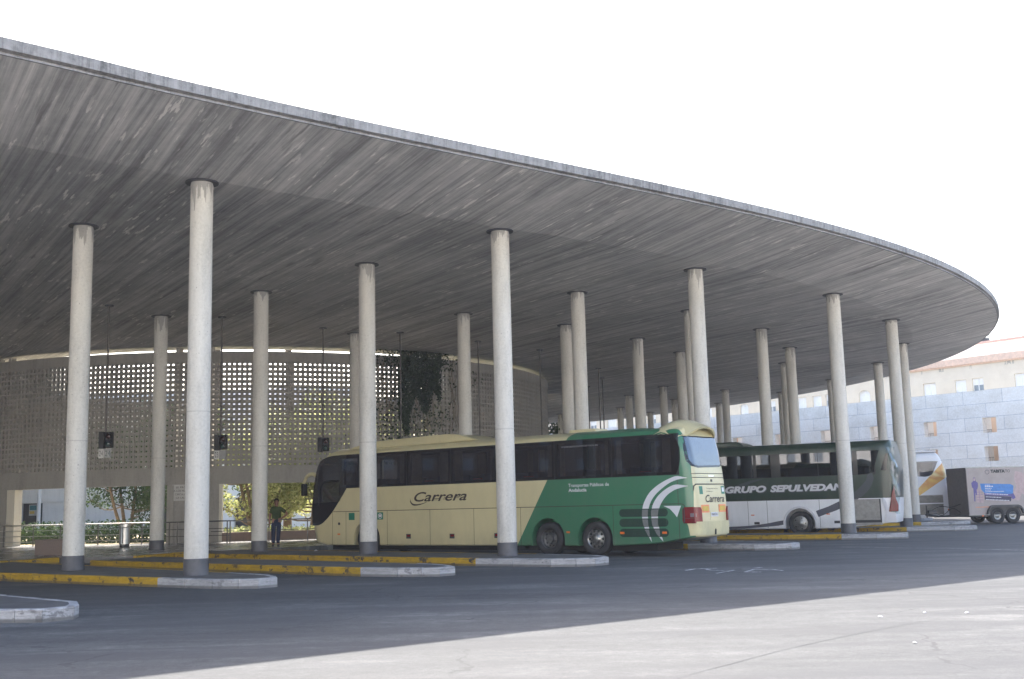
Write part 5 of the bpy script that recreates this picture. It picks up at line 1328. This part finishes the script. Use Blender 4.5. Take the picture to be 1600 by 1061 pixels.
    m.tube([(-.25,-.10,.835),(-.235,-.125,.80),(-.23,-.125,.775)], [.011,.010,.008], 6)
    for k in range(4):
        z = 1.055-.02*k; m.tube([(.165,-.09,z),(.13,-.13,z-.004),(.09,-.14,z-.012)], [.0095,.009,.007], 6)
    m.tube([(.18,-.06,1.05),(.17,-.02,1.08),(.15,.02,1.085)], [.011,.010,.008], 6); m.build('fingers', M['skin'], e, smooth=True)
    return e
person()
# small litter
for i, (x, y, z, s_, lab) in enumerate(((-6.55,36.9,ZP,.07,'crumpled white paper scrap on the platform below the nose of the cream bus'),
     (4.12,11.99,GZ,.03,'white scrap on the sunlit paving near the lower right, closest to the camera'),
     (5.78,14.8,GZ,.035,'rightmost of three white scraps in a row on the sunlit paving'),
     (5.3,14.97,GZ,.03,'middle one of three white scraps in a row on the sunlit paving'),
     (4.6,14.6,GZ,.035,'leftmost of three white scraps in a row on the sunlit paving'))):
    random.seed(50+i); m = MB(); n_ = 8; vs = [(s_*random.uniform(.6,1)*math.cos(6.283*k/n_), s_*random.uniform(.6,1)*math.sin(6.283*k/n_), random.uniform(0,.4)*s_) for k in range(n_)]+[(0,0,s_*.7),(0,0,0)]
    m.add(vs, [(k, (k+1) % n_, n_) for k in range(n_)]+[((k+1) % n_, k, n_+1) for k in range(n_)])
    o = m.build('paper_scrap', M['white']); o.location = (x,y,z); tag(o, lab, 'litter', 'white litter scraps')

# unseen apartment block, made big and pale to bounce sunlight onto the station across the forecourt (mirrored in the coaches)
ob = empty('facing_building', (0,0,0), 0, 'unseen apartment block across the street, made long and white to bounce sunlight', 'building')
M['whitewash'] = plain('whitewashed_render', (.74,.72,.68), .9, var=.05, scale=.4)
m = MB(); hh = [(x, x+1.3, z, z+1.5) for x in range(-54, 88, 4) for z in (1.2, 4.4, 7.6, 10.8, 14.0)]
wall_holes(m, -58, 92, -.1, 18, .3, hh, lambda a, b, z: (a, -26-b, z)); m.box(-58,92,-27.5,-26.6,0,18); m.box(-58.2,92.2,-27.6,-25.8,18,18.4); m.build('wall', M['whitewash'], ob)
m = MB()
for a, b, c, d in hh: m.box(a,b,-26.3,-26.22,c,d)
m.build('window_panes', M['glass_far'], ob)
lb = empty('reflection_blocker', (0,0,0), 0, 'unseen brown block added at the far left to darken coach window reflections', 'building')  # unseen block added so coach windows mirror something dark instead of bright sky
M['brick'] = plain('brown_brick', (.16,.10,.075), .9, var=.2)
m = MB(); hh = [(y, y+1.4, z, z+1.5) for y in range(-18, 118, 5) for z in (1.2,4.4,7.6,10.8,14.0)]
wall_holes(m, -20, 125, -.1, 19, .3, hh, lambda a, b, z: (-104-b, a, z)); m.box(-112,-104.6,-20,125,0,19); m.build('wall', M['brick'], lb)
m = MB()
for a, b, c, d in hh: m.box(-104.3,-104.2,a,b,c,d)
m.build('window_panes', M['glass_far'], lb)
M['bounce_forecourt'] = plain('pale_bounce_paving', (.50,.48,.45), .9, var=.15, scale=.6)  # unseen pale ground added to bounce sunlight up to the canopy
m = MB(); m.add([(-60,-25.5,GZ+.006),(90,-25.5,GZ+.006),(90,58,GZ+.006),(38,58,GZ+.006),(10,7.2,GZ+.006),(-60,7.2,GZ+.006)], [(0,1,2,3,4,5)]); tag(m.build('bounce_forecourt', M['bounce_forecourt']), kind='structure')
# ------------------------------------------------------------------ sun, sky, camera
SUN = Vector((-2.0, 9.5, 9.6)).normalized()
el = math.asin(SUN.z)
sun = bpy.data.lights.new('sun', 'SUN'); sun.energy = 3.15; sun.angle = R(.53); sun.color = (1., .95, .87)
so = bpy.data.objects.new('sun', sun); col.objects.link(so); so.rotation_euler = (-SUN).to_track_quat('-Z', 'Y').to_euler(); so.location = (0,0,60)
w = bpy.data.worlds.new('World'); sc.world = w; w.use_nodes = True; nt = w.node_tree
sky = nt.nodes.new('ShaderNodeTexSky'); sky.sky_type = 'NISHITA'; sky.sun_disc = False; sky.sun_elevation = el; sky.sun_rotation = math.atan2(SUN.x, SUN.y)
sky.air_density = 1.0; sky.dust_density = 3.0; sky.ozone_density = 1.0
bg = nt.nodes['Background']; nt.links.new(sky.outputs[0], bg.inputs[0]); bg.inputs[1].default_value = .15
cam = bpy.data.cameras.new('camera'); co = bpy.data.objects.new('camera', cam); col.objects.link(co)
cam.sensor_width = 36; cam.lens = 39.242; cam.clip_end = 3000; cam.clip_start = .1
p_, r_ = .146394406, -.0254728308
fwv = Vector((0, math.cos(p_), math.sin(p_))); up0 = Vector((0, -math.sin(p_), math.cos(p_))); rt0 = Vector((1,0,0))
rt = rt0*math.cos(r_)+up0*math.sin(r_); up = up0*math.cos(r_)-rt0*math.sin(r_)
co.matrix_world = Matrix(((rt.x, up.x, -fwv.x, 0), (rt.y, up.y, -fwv.y, 0), (rt.z, up.z, -fwv.z, 1.5), (0,0,0,1)))
sc.camera = co
m = MB(); m.box(-950,950,-350,1550,-1.5,24); ho = tag(m.build('haze', None), kind='stuff')  # added volume: lifts the darks like veiling flare and softens the distance
hm = bpy.data.materials.new('added_veil_haze'); hm.use_nodes = True; ht = hm.node_tree; ht.nodes.remove(ht.nodes['Principled BSDF'])
pv = ht.nodes.new('ShaderNodeVolumePrincipled'); pv.inputs['Density'].default_value = .0006; pv.inputs['Color'].default_value = (.86,.89,.95,1)
ht.links.new(pv.outputs[0], ht.nodes['Material Output'].inputs['Volume']); ho.data.materials.append(hm)
sc.view_settings.view_transform = 'Standard'; sc.view_settings.look = 'None'; sc.view_settings.gamma = 1; sc.view_settings.exposure = 2.14
sc.render.engine = 'CYCLES'; sc.cycles.max_bounces = 8; sc.cycles.diffuse_bounces = 4; sc.cycles.transparent_max_bounces = 12
sc.cycles.use_denoising = True
